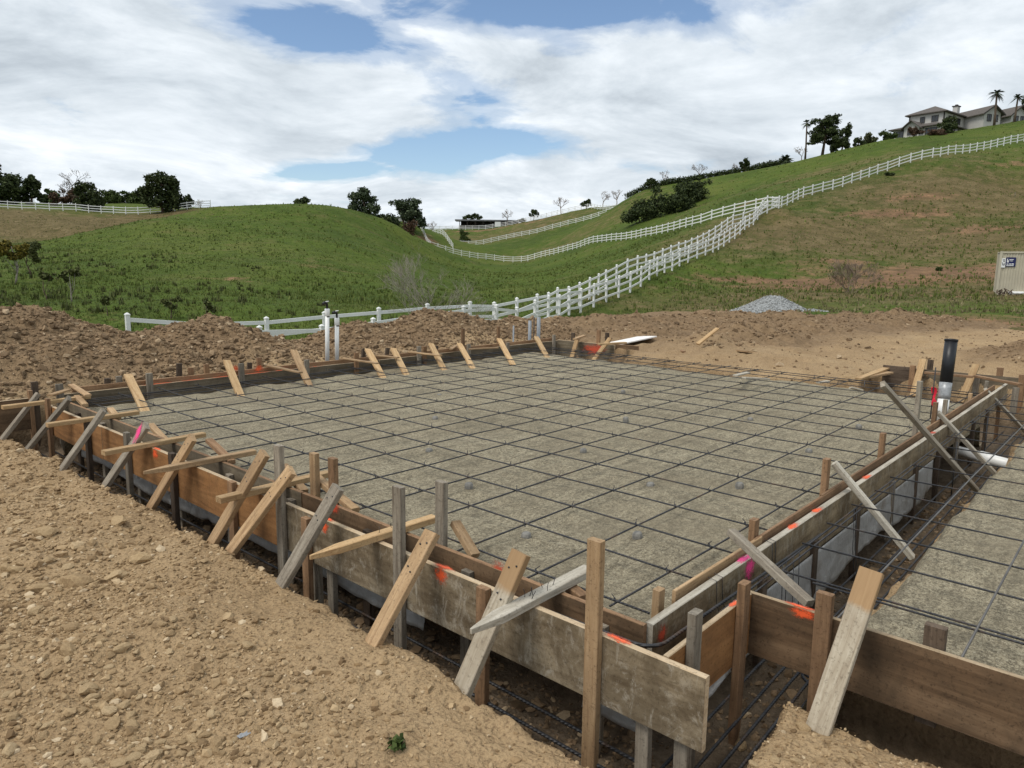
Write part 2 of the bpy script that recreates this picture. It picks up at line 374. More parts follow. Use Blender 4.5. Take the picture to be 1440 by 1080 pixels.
def mat_spray(name, col):
    m, nt, b = new_mat(name); v = tcoord(nt)
    ln = nd(nt, 'ShaderNodeVectorMath', operation='LENGTH'); nt.links.new(v, ln.inputs[0])
    oi = nd(nt, 'ShaderNodeObjectInfo'); cm = nd(nt, 'ShaderNodeCombineXYZ'); nt.links.new(math_(nt, 'MULTIPLY', oi.outputs['Random'], 50.0), cm.inputs[0]); ad = nd(nt, 'ShaderNodeVectorMath', operation='ADD'); nt.links.new(v, ad.inputs[0]); nt.links.new(cm.outputs[0], ad.inputs[1])
    n = noise(nt, ad.outputs[0], 1.7, 7, .85)
    a = math_(nt, 'SUBTRACT', math_(nt, 'ADD', math_(nt, 'MULTIPLY', math_(nt, 'SUBTRACT', n, .5), 3.0), .85), ln.outputs['Value'])
    a = ramp(nt, a, [(.0, .0), (.55, .9)]).outputs[0]
    b.inputs['Base Color'].default_value = (*col, 1); b.inputs['Roughness'].default_value = .6
    nt.links.new(a, b.inputs['Alpha']); return m
def mat_poly():
    m, nt, b = new_mat('plastic_film'); v = tcoord(nt)
    n = noise(nt, v, 7, 6, .7, 1.8); mu = noise(nt, v, 3, 5, .7)
    c = ramp(nt, n, [(.3, (.38, .38, .37)), (.7, (.60, .60, .59))]).outputs[0]
    c = mixc(nt, ramp(nt, mu, [(.52, .0), (.72, .6)]).outputs[0], c, (.24, .18, .12))
    nt.links.new(c, b.inputs['Base Color']); b.inputs['Roughness'].default_value = .35; b.inputs['Specular IOR Level'].default_value = .5
    tr = nd(nt, 'ShaderNodeBsdfTransparent'); mx = nd(nt, 'ShaderNodeMixShader', Fac=.28)
    out = nt.nodes['Material Output']; nt.links.new(b.outputs[0], mx.inputs[1]); nt.links.new(tr.outputs[0], mx.inputs[2]); nt.links.new(mx.outputs[0], out.inputs[0])
    bump(nt, b, n, .7, .03); return m

M = dict(
    dirt=mat_dirt(), sand=mat_sand(), grass=mat_grass(), stone=mat_stone(), rebar=mat_rebar(), poly=mat_poly(),
    pine=mat_wood('fresh_pine', (.46, .30, .15), (.58, .41, .225), (.33, .19, .09), .25, (.22, .13, .07)),
    pine2=mat_wood('tan_pine', (.36, .235, .125), (.46, .315, .18), (.22, .13, .07), .4, (.16, .10, .06)),
    grey=mat_wood('weathered_grey_wood', (.235, .20, .155), (.335, .295, .235), (.12, .095, .07), .4, (.10, .08, .06)),
    pale=mat_wood('pale_weathered_wood', (.44, .395, .32), (.58, .535, .45), (.26, .22, .165), .35, (.22, .185, .14), bright=.1),
    tangrey=mat_wood('tan_grey_wood', (.37, .315, .235), (.49, .43, .335), (.23, .18, .125), .4, (.21, .155, .10), bright=.1, twotone=.20),
    brown=mat_wood('reddish_brown_wood', (.235, .138, .074), (.32, .195, .108), (.12, .07, .038), .4, (.09, .055, .035)),
    dark=mat_wood('dark_damp_wood', (.085, .06, .042), (.13, .095, .068), (.04, .028, .02), .4, (.03, .022, .016)),
    ply_grey=mat_wood('weathered_plywood', (.225, .175, .112), (.325, .262, .175), (.12, .086, .052), .8, (.085, .06, .034), 14, True, .08),
    ply_tan=mat_wood('tan_form_board', (.255, .19, .112), (.36, .28, .175), (.14, .10, .058), .75, (.10, .07, .04), 14, True, .08),
    ply_orange=mat_wood('orange_plywood', (.27, .13, .048), (.37, .19, .076), (.16, .074, .028), .55, (.11, .058, .028), 12, False, .12),
    ply_brown=mat_wood('brown_plywood', (.145, .088, .048), (.22, .14, .08), (.068, .04, .022), .75, (.06, .042, .026), 12, False, .1),
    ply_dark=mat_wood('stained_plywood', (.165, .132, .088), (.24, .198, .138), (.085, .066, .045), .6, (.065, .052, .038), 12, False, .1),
    edge=mat_wood('plywood_edge', (.42, .315, .20), (.52, .41, .28), (.28, .20, .12), .3, (.22, .15, .09)),
    orange=mat_spray('orange_spray_paint', (.95, .13, .035)), pink=mat_spray('pink_spray_paint', (.95, .06, .28)), red=mat_spray('red_spray_paint', (.62, .09, .04)),
    steel=mat_plain('grey_steel_bar', (.13, .125, .12), .5, .4, .3, 9),
    white=mat_plain('white_vinyl', (.76, .76, .74), .45, 0, .06, 3.0), pvc=mat_plain('white_pvc', (.80, .80, .78), .35, 0, .05, 6.0),
    black=mat_plain('black_abs', (.012, .013, .016), .4, 0, .3, 10), blackrub=mat_plain('black_valve', (.015, .015, .016), .5, 0, .3, 10),
    tape=mat_plain('grey_tape', (.33, .34, .35), .4, .2, .3, 30), conduit=mat_plain('grey_conduit', (.24, .26, .28), .45, .0, .15, 12),
    red_ribbon=mat_plain('red_ribbon', (.75, .02, .05), .6), concrete=mat_plain('concrete', (.23, .22, .20), .9, 0, .2, 40, .3),
    bark=mat_plain('bark', (.11, .078, .055), .95, 0, .3, 12, .5), bark_pale=mat_plain('pale_bark', (.27, .235, .20), .95, 0, .25, 9, .4), deadwood=mat_plain('dry_twig', (.20, .15, .11), .95, 0, .3, 5),
    leaf_dark=mat_leaf('dark_leaf', (.014, .024, .008), (.066, .086, .026)), leaf_mid=mat_leaf('mid_leaf', (.026, .044, .012), (.085, .115, .030)),
    leaf_euc=mat_leaf('grey_green_leaf', (.022, .036, .018), (.088, .112, .056)), leaf_yellow=mat_leaf('yellowish_leaf', (.035, .042, .010), (.26, .20, .035)),
    leaf_pale=mat_leaf('pale_shrub_leaf', (.05, .06, .025), (.16, .165, .085)), leaf_rust=mat_leaf('rusty_leaf', (.045, .030, .018), (.13, .075, .045)),
    leaf_sap=mat_leaf('sapling_leaf', (.035, .045, .014), (.12, .13, .040)), blade=mat_leaf('grass_blade', (.048, .075, .013), (.165, .195, .045)), blade_dry=mat_leaf('dry_grass_blade', (.09, .08, .035), (.27, .23, .12)),
    stucco=mat_plain('white_stucco', (.50, .485, .455), .9, 0, .08, 2.0, .1), roof=mat_plain('grey_brown_roof_tile', (.11, .095, .085), .9, 0, .25, 4.0, .5),
    trim=mat_plain('dark_trim', (.045, .038, .034), .7, 0, .2, 5), glass=mat_plain('window_glass', (.03, .035, .04), .08, 0, .2, 3, 0, .6),
    cont=mat_plain('beige_container_paint', (.47, .43, .33), .55, 0, .10, 1.6, .05), blue=mat_plain('navy_panel', (.012, .016, .085), .4), sticker=mat_plain('white_sticker', (.75, .76, .76), .5),
    ink=mat_plain('black_ink', (.01, .01, .012), .6), gravel=mat_plain('grey_gravel', (.30, .31, .31), .95, 0, .45, 26, .9),
    scrap=mat_plain('white_foam_board', (.80, .77, .74), .7, 0, .05, 4), tin=mat_plain('stable_roof_metal', (.18, .18, .19), .6, .3, .2, 1.0), barn=mat_plain('stable_wall_wood', (.055, .045, .038), .9, 0, .3, 2),
    peb=mat_pebble('pebble', [(.0, (.17, .11, .058)), (.4, (.32, .218, .118)), (.8, (.46, .333, .192)), (1., (.56, .44, .29))]),
    clod=mat_pebble('clod', [(.0, (.10, .068, .04)), (.5, (.225, .152, .09)), (.9, (.34, .24, .145)), (1., (.45, .34, .22))]),
    grit=mat_pebble('grit', [(.0, (.10, .105, .105)), (.5, (.30, .31, .31)), (1., (.55, .56, .55))]),
)

# ------------------------------------------------------------------ hills: one sheet through surveyed points
HILL = [  # (pixel x, pixel y, distance)
 (1090,441,30.5),(1170,441,30),(1030,443,30),(147,514,20),(430,514,24),(661,481,28),(791,455,37),(688,495,27),(691,477,29.5),(769,466,33.5),(768,481,32),(818,461,38),(813,446,39.5),(850,429,44),(560,497,26),(250,514,22),
 (861,442.6,42),(916,418,47.5),(948,401,52.5),(976,389,57),(1021,365,63),(1041,353,67.5),(1059,343,71.5),(1092,316,81),(867,418,47),(912,397,52),(939,385,56),(973,370,61),(1012,349,69),(1052,324,77),(1118,298,87),(1152,280,94),(1208,268,98),(1262,248,103),(1334,227,106),(1437,207,117),
 (1095,293,85),(1033,302,93),(978,317,100),(945,325,108),(885,337,125),(808,350.5,150),(760,362,165),(730,368,170),(690,366,170),(640,358,165),(605,348,160),
 (100,420,38),(300,432,33),(300,400,48),(300,360,66),(300,330,84),(300,305,100),(160,330,84),(220,308,95),(290,292.5,106),(380,287.5,110),(460,290,112),(500,299,113),(560,318,120),(597,338,140),
 (110,347,75),(620,410,66),(620,385,92),(620,365,132),(580,350,115),(590,378,86),(540,335,105),(680,376,140),(720,377,148),(560,425,42),(500,385,62),(500,345,86),(420,405,50),(420,350,76),(200,400,46),(200,360,66),(100,380,54),
 (640,425,46),(660,390,95),(650,372,138),(700,385,118),(750,405,64),(850,385,76),(850,362,104),(950,352,76),(800,375,100),
 (655,346,205),(700,339,207),(762,326,205),(820,311,202),(885,286,195),(650,330,225),(690,321,240),(740,312,240),(640,322,240),(790,301,228),(830,292,222),(600,322,185),(540,305,175),
 (900,312,140),(960,298,138),(1000,285,130),(900,270,180),(950,259,176),(1000,250,172),(1060,239,168),(1120,227,164),(1000,300,112),(1100,258,122),
 (1180,215,150),(1250,196,152),(1300,191,156),(1370,180,158),(1440,169,160),(1180,240,128),(1250,222,125),(1330,205,130),(1440,185,138),
 (1000,405,53),(1100,385,60),(1200,375,62),(1300,392,54),(1440,365,62),(1250,420,41),(1100,415,44),(1200,325,79),(1350,305,84),(1440,270,97),(1330,262,95),(1440,420,41),(1150,440,30),(1050,345,70),
 (0,293,130),(100,297,134),(200,302,136),(290,293,138),(60,340,102),(0,332,104),(150,320,112),(0,400,46),(0,362,76),(60,372,62),(30,287,152),(200,287,160),(110,287,156),
]
P = [sD(*h) for h in HILL]
P += [np.array(p, float) for p in [(10, 13, -1.5), (0, 13, -1.3), (16, 12, -1.0), (21, 8, -.5), (26, 4, -.15), (30, -3, -.1), (22, -8, -.2), (5, 5, -1.6), (-3, -3, -1.6), (-8, 8, -1.2), (-12, -12, -.6), (8, -14, -.4), (-15, 25, -1.5), (-15, 60, 2.5), (-10, 100, 6), (45, -25, .2), (75, -20, 8), (110, -30, 20), (40, -70, 2), (-60, 0, -1), (-40, -60, 0), (5, 170, 12), (-40, 150, 12)]]
def behind(x, y, D, dz, dD): p = sD(x, y, D); q = sD(x, y, D+dD); q[2] = p[2]+dz; P.append(q)
for x, y, D in [(380, 287, 110), (290, 292, 106), (460, 290, 112), (220, 308, 95)]: behind(x, y, D, -2.0, 18); 
for x, y, D in [(100, 290, 160), (200, 287, 165), (0, 287, 160), (300, 290, 170)]: behind(x, y, D, 2, 60)
for x, y, D in [(480, 298, 170), (420, 295, 170)]: P.append(sD(x, y+14, D))
for x, y, D in [(640, 322, 245), (740, 312, 245), (560, 318, 230)]: behind(x, y, D, -1, 50)
for x, y, D in [(900, 270, 180), (1000, 250, 172), (1120, 227, 164), (1250, 196, 156), (1440, 169, 166)]: behind(x, y, D, 1.0, 14); behind(x, y, D, -4, 55); behind(x, y, D, -12, 160)
P = np.array(P)
SC = 50.0
def tps_fit(xy, z, lam=2e-4):
    n = len(xy); d = np.linalg.norm(xy[:, None]-xy[None], axis=2)/SC
    K = np.where(d > 0, d*d*np.log(d+1e-12), 0)+lam*np.eye(n); A = np.concatenate([np.ones((n, 1)), xy/SC], 1)
    Lm = np.block([[K, A], [A.T, np.zeros((3, 3))]]); return np.linalg.solve(Lm, np.concatenate([z, np.zeros(3)]))
TW = tps_fit(P[:, :2], P[:, 2])
def terrain_raw(x, y):
    x = np.asarray(x, float); y = np.asarray(y, float); sh = x.shape; q = np.stack([x.ravel(), y.ravel()], 1); out = np.empty(len(q))
    for i in range(0, len(q), 20000):
        d = np.linalg.norm(q[i:i+20000, None]-P[None, :, :2], axis=2)/SC
        K = np.where(d > 0, d*d*np.log(d+1e-12), 0)
        out[i:i+20000] = K@TW[:len(P)] + TW[len(P)] + (q[i:i+20000]/SC)@TW[-2:]
    return out.reshape(sh)
def rough(x, y):
    D = np.hypot(x-CAM[0], y-CAM[1]); a = np.clip((D-14)/25, 0, 1)
    return a*(.16*fbm(x, y, 5.5, 4, 31) + .08*fbm(x, y, 1.9, 2, 55))
def terrain(x, y): return np.clip(terrain_raw(x, y), -6, 60) + rough(np.asarray(x, float), np.asarray(y, float))
def tz(x, y): return float(terrain(np.array([x]), np.array([y]))[0])
def on_hill(px, py, D, dz=0.0):
    p = sD(px, py, D); p[2] = tz(p[0], p[1])+dz; return p

def grid_mesh(name, xs, ys, zf):
    X, Y = np.meshgrid(xs, ys, indexing='ij'); Z = zf(X, Y)
    V = np.stack([X.ravel(), Y.ravel(), Z.ravel()], 1); ny = len(ys); i = np.arange(len(xs)-1)[:, None]*ny + np.arange(ny-1)[None]
    i = i.ravel(); Fq = np.stack([i, i+ny, i+ny+1, i+1], 1); return V, Fq
def spaced(segs):
    """segs: list of (start, end, step)"""
    out = []
    for a, b, s in segs: out += list(np.arange(a, b-1e-9, s))
    return np.array(out+[segs[-1][1]])
ds = spaced([(-80, 8, 4), (8, 60, .55), (60, 130, .8), (130, 260, 1.3), (260, 420, 5), (420, 900, 30)])
ls = spaced([(-700, -220, 25), (-220, -105, 3), (-105, 110, .8), (110, 220, 3), (220, 700, 25)])
def hill_xy(d, l): return CAM[0] + d*cy_ + l*sy_, CAM[1] + d*sy_ - l*cy_
Dg, Lg = np.meshgrid(ds, ls, indexing='ij'); Xh, Yh = hill_xy(Dg, Lg); Zh = terrain(Xh, Yh)
far = np.clip((np.hypot(Xh, Yh)-300)/250, 0, 1); Zh = Zh*(1-far) + (-4)*far
Vh = np.stack([Xh.ravel(), Yh.ravel(), Zh.ravel()], 1); nl_ = len(ls)
ih = (np.arange(len(ds)-1)[:, None]*nl_+np.arange(nl_-1)[None]).ravel()
me = mesh_np('ground', Vh, np.stack([ih, ih+1, ih+nl_+1, ih+nl_], 1)); smooth(me)
def px_of(V):
    d = V-CAM; z = d@FW; z = np.where(z > 1, z, 1); return 720+F_PX*(d@RT)/z, 540-F_PX*(d@UP)/z, z
def blob(V, x, y, D, rx, ry):
    p = sD(x, y, D); dx = V[:, 0]-p[0]; dy = V[:, 1]-p[1]
    al = dx*cy_+dy*sy_; ac = dx*sy_-dy*cy_
    return np.exp(-(al/ry)**2-(ac/rx)**2)
soil = np.zeros(len(Vh)); dry = np.zeros(len(Vh))
for b_ in [(1200, 395, 54, 12, 5, .82), (1340, 385, 56, 13, 8, .85), (1420, 395, 52, 8, 4, .6), (1120, 386, 57, 9, 1.6, .95), (1180, 370, 64, 7, 1.8, .6), (1260, 300, 86, 9, 2.5, .75), (1400, 320, 78, 9, 3, .6), (1060, 388, 58, 5, 1.0, .5), (1310, 414, 43, 5, .9, .8), (1290, 285, 92, 7, 2.2, .62), (1420, 235, 106, 6, 2, .5), (1050, 282, 108, 4, 1.6, .7), (1085, 300, 88, 3, 1.0, .4), (700, 326, 232, 20, 4, .75), (760, 318, 225, 10, 4, .6), (600, 336, 165, 3, 9, .8),
           (330, 385, 52, 3, 2, .45), (470, 378, 64, 6, 3, .45), (1150, 215, 150, 4, 2, .3), (1190, 250, 118, 4, 1.5, .35), (20, 440, 30, 6, 3, .35)]:
    soil = np.maximum(soil, b_[5]*blob(Vh, *b_[:5]))
soil = np.maximum(soil, .62*np.exp(-((Vh[:, 0]-22)/9)**2-((Vh[:, 1]-2)/8)**2))
for b_ in [(60, 325, 115, 30, 20, 1.0), (150, 312, 122, 20, 14, .95), (230, 300, 132, 18, 10, .8), (-60, 325, 115, 30, 22, 1.0), (1250, 330, 75, 32, 17, .9), (1380, 290, 92, 26, 16, .95), (1100, 345, 72, 12, 8, .5), (1300, 240, 112, 26, 10, .5), (1440, 330, 74, 16, 14, .7), (1150, 410, 44, 18, 9, .75), (1400, 415, 44, 16, 9, .8), (1150, 245, 130, 26, 12, .55), (720, 330, 215, 40, 16, .6), (820, 335, 170, 30, 18, .45), (950, 310, 125, 16, 8, .35), (430, 375, 66, 12, 7, .3), (1050, 430, 38, 8, 4, .4)]:
    dry = np.maximum(dry, b_[5]*blob(Vh, *b_[:5]))
attr(me, 'soil', soil); attr(me, 'dry', dry)
tag(link('ground', me, None, None, M['grass']), kind='structure')

# ------------------------------------------------------------------ the building pad: dirt, trenches, spoil heaps
CREST_X = [-9, -3.0, -1.2, -.5, 0, .7, 1.25, 1.8, 2.35, 2.9, 3.5, 4.2, 4.9, 5.6, 6.5, 7.0, 7.6, 8.3, 9.0, 9.7, 10.4, 11.3, 13, 15, 18]
CREST_Z = [.6, .85, .80, .84, .84, .55, .40, .50, .62, .38, .10, -.02, .30, .27, .53, .46, .50, .28, .10, .13, .02, .10, .12, .0, -.4]
BERM = [(10.2, 8.4, .24), (11.3, 7.6, .36), (13, 7.2, .34), (15.2, 6.6, .36), (17, 5.2, .34), (19, 4.0, .36), (22, 3.0, .34), (26, 1.5, .3)]
def trench_mask(x, y):
    wob = .055*fbm(x, y, .5, 3, 5) + .045*fbm(x, y, .14, 3, 9)
    def strip(v, a, b): return np.minimum(v-a, b-v)
    near = np.minimum(strip(x, -1.04, -.30), strip(y, -.70, 7.40))
    left = np.minimum(strip(y, 6.60, 7.40), strip(x, -1.04, 8.9))
    far = np.minimum(strip(x, 6.75, 7.75+.2*fbm(x, y, .8, 3, 44)), strip(y, -.75, 7.4))
    right = np.minimum(strip(y, -.72, .1), strip(x, -.95, 7.9))
    front = np.minimum(strip(x, -.24, .25), strip(y, -9, -.4))
    fr_ = np.minimum(strip(x, 6.9, 8.70), strip(y, -1.2, 1.42)); fcn = np.minimum(strip(x, 6.9, 8.03), strip(y, 5.3, 7.4))
    d = np.maximum.reduce([near, left, far, right, front, fr_, fcn]); return d + wob
def pad_z(x, y):
    base = -.27 + .05*fbm(x, y, 1.6, 3, 1) + .045*fbm(x, y, .42, 3, 2) + .026*fbm(x, y, .12, 3, 3)
    back = sstep(6.9, 7.5, y); right = sstep(7.2, 8.2, x)
    base = base + (.22+.04*fbm(x, y, .5, 3, 6))*np.maximum(back, right)
    base = base + .07*np.exp(-((x+1.9)/.8)**2-((y-2.0)/2.5)**2) + .06*np.exp(-((x+.55)/.35)**2-((y+1.15)/.45)**2)
    hp = np.interp(x, CREST_X, CREST_Z)+.05*fbm(x, y, .7, 3, 12); prof = np.clip(1-np.abs(y-9.35-.25*fbm(x, y, 2, 2, 77))/np.where(y < 9.35, 1.9, 1.5), 0, 1)
    heap = (hp+.07)*prof**.85
    # a second lobe sliding forward from the first heap
    heap = np.maximum(heap, .52*np.clip(1-np.hypot((x-1.15)/1.15, (y-8.55)/.95), 0, 1)**.9)
    heap = np.maximum(heap, .62*np.clip(1-np.hypot((x-6.5)/1.9, (y-8.9)/1.2), 0, 1)**.9)
    z = base + np.where(heap > 0, heap + .10*fbm(x, y, .34, 3, 8)*np.clip(heap*5, 0, 1), 0)
    bm = np.zeros_like(x)
    for (ax, ay, ah), (bx, by, bh) in zip(BERM[:-1], BERM[1:]):
        dx, dy = bx-ax, by-ay; t = np.clip(((x-ax)*dx+(y-ay)*dy)/(dx*dx+dy*dy), 0, 1)
        dd = np.hypot(x-ax-t*dx, y-ay-t*dy); bm = np.maximum(bm, (ah+t*(bh-ah))*np.clip(1-dd/1.7, 0, 1))
    bm = np.maximum(bm, .46*np.clip(1-np.hypot((x-11.9)/2.1, (y-4.85)/1.35), 0, 1)); bm = np.maximum(bm, .34*np.clip(1-np.hypot((x-10.6)/1.6, (y-6.7)/1.4), 0, 1)); bm = np.maximum(bm, .30*np.clip(1-np.hypot((x-15)/2.4, (y-4.9)/1.6), 0, 1))
    bm = np.maximum(bm, .62*np.clip(1-np.hypot((x-12.6)/2.6, (y+.9)/2.0), 0, 1))
    bm = np.maximum(bm, .22*np.clip(1-np.hypot((x-9.6)/1.4, (y-4.6)/1.6), 0, 1))
    z = z + bm + (.13*fbm(x, y, .3, 3, 14)+.08*fbm(x, y, .9, 3, 15))*np.clip(bm*5, 0, 1) + .05*fbm(x, y, .5, 3, 16)*sstep(7.5, 9, x)
    t = sstep(-.035, .05, trench_mask(x, y)); floor = -.63 + .05*fbm(x, y, .3, 3, 21)
    z = z*(1-t) + floor*t
    edge = np.minimum.reduce([x+8.5, 27-x, y+8.5, 13.8-y]); z = z - 3.0*sstep(2.6, 0, edge) - .4*sstep(19, 24, x)
    return z
xs = spaced([(-8.5, -3.6, .12), (-3.6, .5, .024), (.5, 8, .05), (8, 15, .07), (15, 27, .13)])
ys = spaced([(-8.5, -2.2, .14), (-2.2, 2.2, .024), (2.2, 7.6, .034), (7.6, 10.6, .045), (10.6, 13.8, .14)])
Vp, Fp = grid_mesh('dirt_pad', xs, ys, pad_z)
me = mesh_np('dirt_pad', Vp, Fp); smooth(me)
x, y = Vp[:, 0], Vp[:, 1]
dug = np.clip(sstep(-.03, .06, trench_mask(x, y))*.95, 0, 1)
heapm = sstep(7.4, 8.2, y + .4*fbm(x, y, 1.1, 3, 4))*.85
bm = sstep(.6, .0, np.hypot((x-11.9)/2.4, (y-4.75)/1.6)-.6)
bd = np.full(len(x), 9.0)
for (ax, ay, _), (bx, by, _) in zip(BERM[:-1], BERM[1:]):
    dx, dy = bx-ax, by-ay; t = np.clip(((x-ax)*dx+(y-ay)*dy)/(dx*dx+dy*dy), 0, 1); bd = np.minimum(bd, np.hypot(x-ax-t*dx, y-ay-t*dy))
rb = np.maximum.reduce([1.0*np.exp(-((x-11.4)/3.2)**2-((y-5.8)/2.2)**2), .9*sstep(9.5, 12.5, x+.35*y-1.5)*sstep(2.8, 4.2, y+.12*(x-12)), sstep(2.8, 1.4, bd)*.95, bm*.8, sstep(1.0, .6, np.hypot((x-12.6)/2.9, (y+.9)/2.3))*.85])
attr(me, 'dug', np.clip(np.maximum.reduce([dug, heapm, rb]) + .25*fbm(x, y, .8, 3, 40), 0, 1))
attr(me, 'trench_tone', dug)
tag(link('dirt_pad', me, None, None, M['dirt']), kind='structure')

# sand beds inside the forms
def sand_main(x, y):
    e = np.minimum.reduce([x+.565, 6.98-x+.1*fbm(x, y, .5, 3, 61), y+.20, 6.80-y+.08*fbm(x, y, .4, 3, 62)])
    z = -.072 + .028*fbm(x, y, .9, 3, 63) + .022*fbm(x, y, .24, 3, 64)
    soft = (x > 5.5) | (y > 5.2)
    return z - np.where(soft, .55*sstep(.12, -.12, e), 0)
Vs, Fs = grid_mesh('s', spaced([(-.565, 7.25, .035)]), spaced([(-.20, 6.95, .035)]), sand_main)
me = mesh_np('sand_bed', Vs, Fs); smooth(me); tag(link('sand_bed', me, None, None, M['sand']), kind='structure')
def sand_right(x, y):
    e = np.minimum.reduce([-.74-y+.05*fbm(x, y, .4, 3, 71), x-.02+.0*x+.02, 7.6-x])
    z = -.125 + .022*fbm(x, y, .8, 3, 72) + .012*fbm(x, y, .2, 2, 73)
    return z - .52*sstep(.10, -.14, np.minimum(-.74-y+.05*fbm(x, y, .4, 3, 71), 7.4-x))
Vs, Fs = grid_mesh('s', spaced([(.022, 7.8, .035)]), spaced([(-6, -2.5, .1), (-2.5, -.58, .035)]), sand_right)
me = mesh_np('sand_bed_garage', Vs, Fs); smooth(me); tag(link('garage_sand_bed', me, None, None, M['sand']), kind='structure')
def pz_at(x, y): return float(pad_z(np.array([x]), np.array([y]))[0])

# ------------------------------------------------------------------ wooden formwork
TOP = .03
def spray(parent, c, u, v, su, sv, col):
    """thin irregular paint mark centred at c, spanning u (x su) and v (x sv)"""
    u = Vector(u).normalized(); v = Vector(v).normalized(); n = u.cross(v)
    n_ = 6; g = np.linspace(-1, 1, n_+1); X, Y = np.meshgrid(g, g, indexing='ij')
    V = np.stack([X.ravel(), Y.ravel(), 0*X.ravel()], 1); i = (np.arange(n_)[:, None]*(n_+1)+np.arange(n_)[None]).ravel()
    me = mesh_np('spray_mark', V, np.stack([i, i+n_+1, i+n_+2, i+1], 1))
    m = Matrix(((u[0]*su, v[0]*sv, n[0]*.1, c[0]), (u[1]*su, v[1]*sv, n[1]*.1, c[1]), (u[2]*su, v[2]*sv, n[2]*.1, c[2]), (0, 0, 0, 1)))
    o = link('spray_mark', me, parent, None, M[col]); o.matrix_basis = world(parent).inverted() @ m
    return o
def board(parent, a, b, z0, z1, thick, mat, edge_mat='edge', name='board', seg=6, warp=.004, label=None):
    """upright form board from plan point a to b"""
    p0 = Vector((a[0], a[1], (z0+z1)/2)); p1 = Vector((b[0], b[1], (z0+z1)/2))
    o = plank(name, p0, p1, z1-z0, thick, (0, 0, 1), M[mat], parent, seg=seg, warp=warp, label=label)
    if edge_mat:
        o.data.materials.append(M[edge_mat])
        for p in o.data.polygons:
            if abs(p.normal.y) > .6 or abs(p.normal.x) > .9: p.material_index = 1
    return o
def stake(parent, px, ytop, plane, val, zbot, w=.064, t=.036, mat='grey', xoff=0, ybot=None, name='stake', lean=0.0):
    """stake whose top is sighted on a vertical plane"""
    f = sX if plane == 'X' else sY
    p = f(px, ytop, val)
    wd = (0, 1, 0) if plane == 'X' else (1, 0, 0)
    q = p.copy(); q[2] = zbot
    if lean: q[1 if plane == 'X' else 0] += lean
    a = max(.001, RND.uniform(-.012, .012)); q[0] += RND.uniform(-.006, .006); q[1] += RND.uniform(-.006, .006)
    return plank(name, tuple(p), tuple(q), w, t, wd, M[mat], parent, point=.12)
def brace(parent, head, foot, w=.085, t=.036, mat='pine2', wdir=(0, 1, 0), name='brace'):
    return plank(name, tuple(head), tuple(foot), w, t, wdir, M[mat], parent, seg=3, warp=.003)
def nails(parent, p, n, rng, spread=.05, axis=(1, 0, 0)):
    for k in range(n):
        q = np.array(p)+np.array(axis)*rng.uniform(-spread, spread)+np.array([0, rng.uniform(-.02, .02), 0])
        e = q + np.array([rng.uniform(-.02, .02), rng.uniform(-.02, .02), .035])
        tube('nail', [q, (q+e)/2+np.array([rng.uniform(-.008, .008), 0, 0]), e], .0018, M['rebar'], parent, 4)

rng = random.Random(3)
# --- outer form along the foreground trench (plane X = -0.77)
XO = -.77
fo = thing('wooden_formwork', (XO, 3, -.63), 'long outer plywood form wall with slanting braces, beside the foreground dirt', 'formwork')
bs = []
for (y0, y1, m, dz) in [(-.612, 2.15, 'ply_grey', 0), (2.16, 3.66, 'ply_orange', -.004), (3.67, 5.10, 'ply_orange', .002), (5.11, 6.62, 'ply_orange', -.002)]:
    bs.append(board(fo, (XO, y0), (XO, y1), -.265+dz, TOP+dz, .03, m))
for (px, yt, zb, m, w) in [(838.5, 759, -.66, 'pine2', .064), (560.5, 684, -.64, 'grey', .064), (680, 826, -.64, 'brown', .062), (391.7, 626, -.64, 'grey', .064), (430.5, 728, -.64, 'brown', .062),
                           (326, 677, -.63, 'brown', .064), (241.7, 637, -.63, 'dark', .064), (177.8, 608, -.63, 'grey', .064), (122, 594, -.63, 'dark', .064), (66.7, 560.5, -.63, 'brown', .064), (41.7, 549, -.63, 'brown', .064)]:
    stake(fo, px, yt, 'X', XO-.036, zb, mat=m, w=w)
for (px, zt) in [(910, -.27), (967, -.27), (449, -.27), (469, -.27)]:     # legs showing under the board, on its trench side
    p = sX(px, 900, XO+.036); plank('stake', (XO+.036, p[1], -.1), (XO+.036, p[1]-.01, -.66), .058, .036, (0, 1, 0), M['grey'], fo, point=.1)
for (hx, hy, fx, fy, m, w, zf) in [(733, 777, 652, 966, 'tangrey', .088, -.27), (608, 748, 521, 912, 'pine2', .085, -.26), (476, 685, 396, 822, 'grey', .085, -.27), (411, 661, 323, 778, 'pine2', .08, -.27), (373, 637, 298, 765, 'pine2', .085, -.27),
                               (272, 615, 215, 709, 'pine2', .08, -.28), (207, 598, 152, 678, 'grey', .08, -.28), (146, 577, 86, 662, 'grey', .08, -.29), (98, 560, 40, 631, 'grey', .075, -.3), (54, 553, 3, 618, 'grey', .075, -.3)]:
    h = sX(hx, hy, XO-.03); f = sz(fx, fy, zf); d = (f-h)/np.linalg.norm(f-h); b_ = brace(fo, h, f+d*.08, w, .036, m)
    if hx > 250:
        for (t_, o_) in ((.06, -.02), (.075, .015), (.19, .018), (.21, -.012)):
            q_ = h+d*t_+np.array([0, o_, 0]); n_ = np.cross(d, np.array([0, 1.0, 0])); n_ = n_*(1 if n_[2] > 0 else -1); n_ /= np.linalg.norm(n_); tube('nail', [q_+n_*.014, q_+n_*.022], .0042, M['rebar'], b_, 6)
    if hx == 207:
        c = h+d*.10; spray(b_, c+np.array([-.022, 0, .012]), d, (0, 1, 0), .11, .05, 'pink')
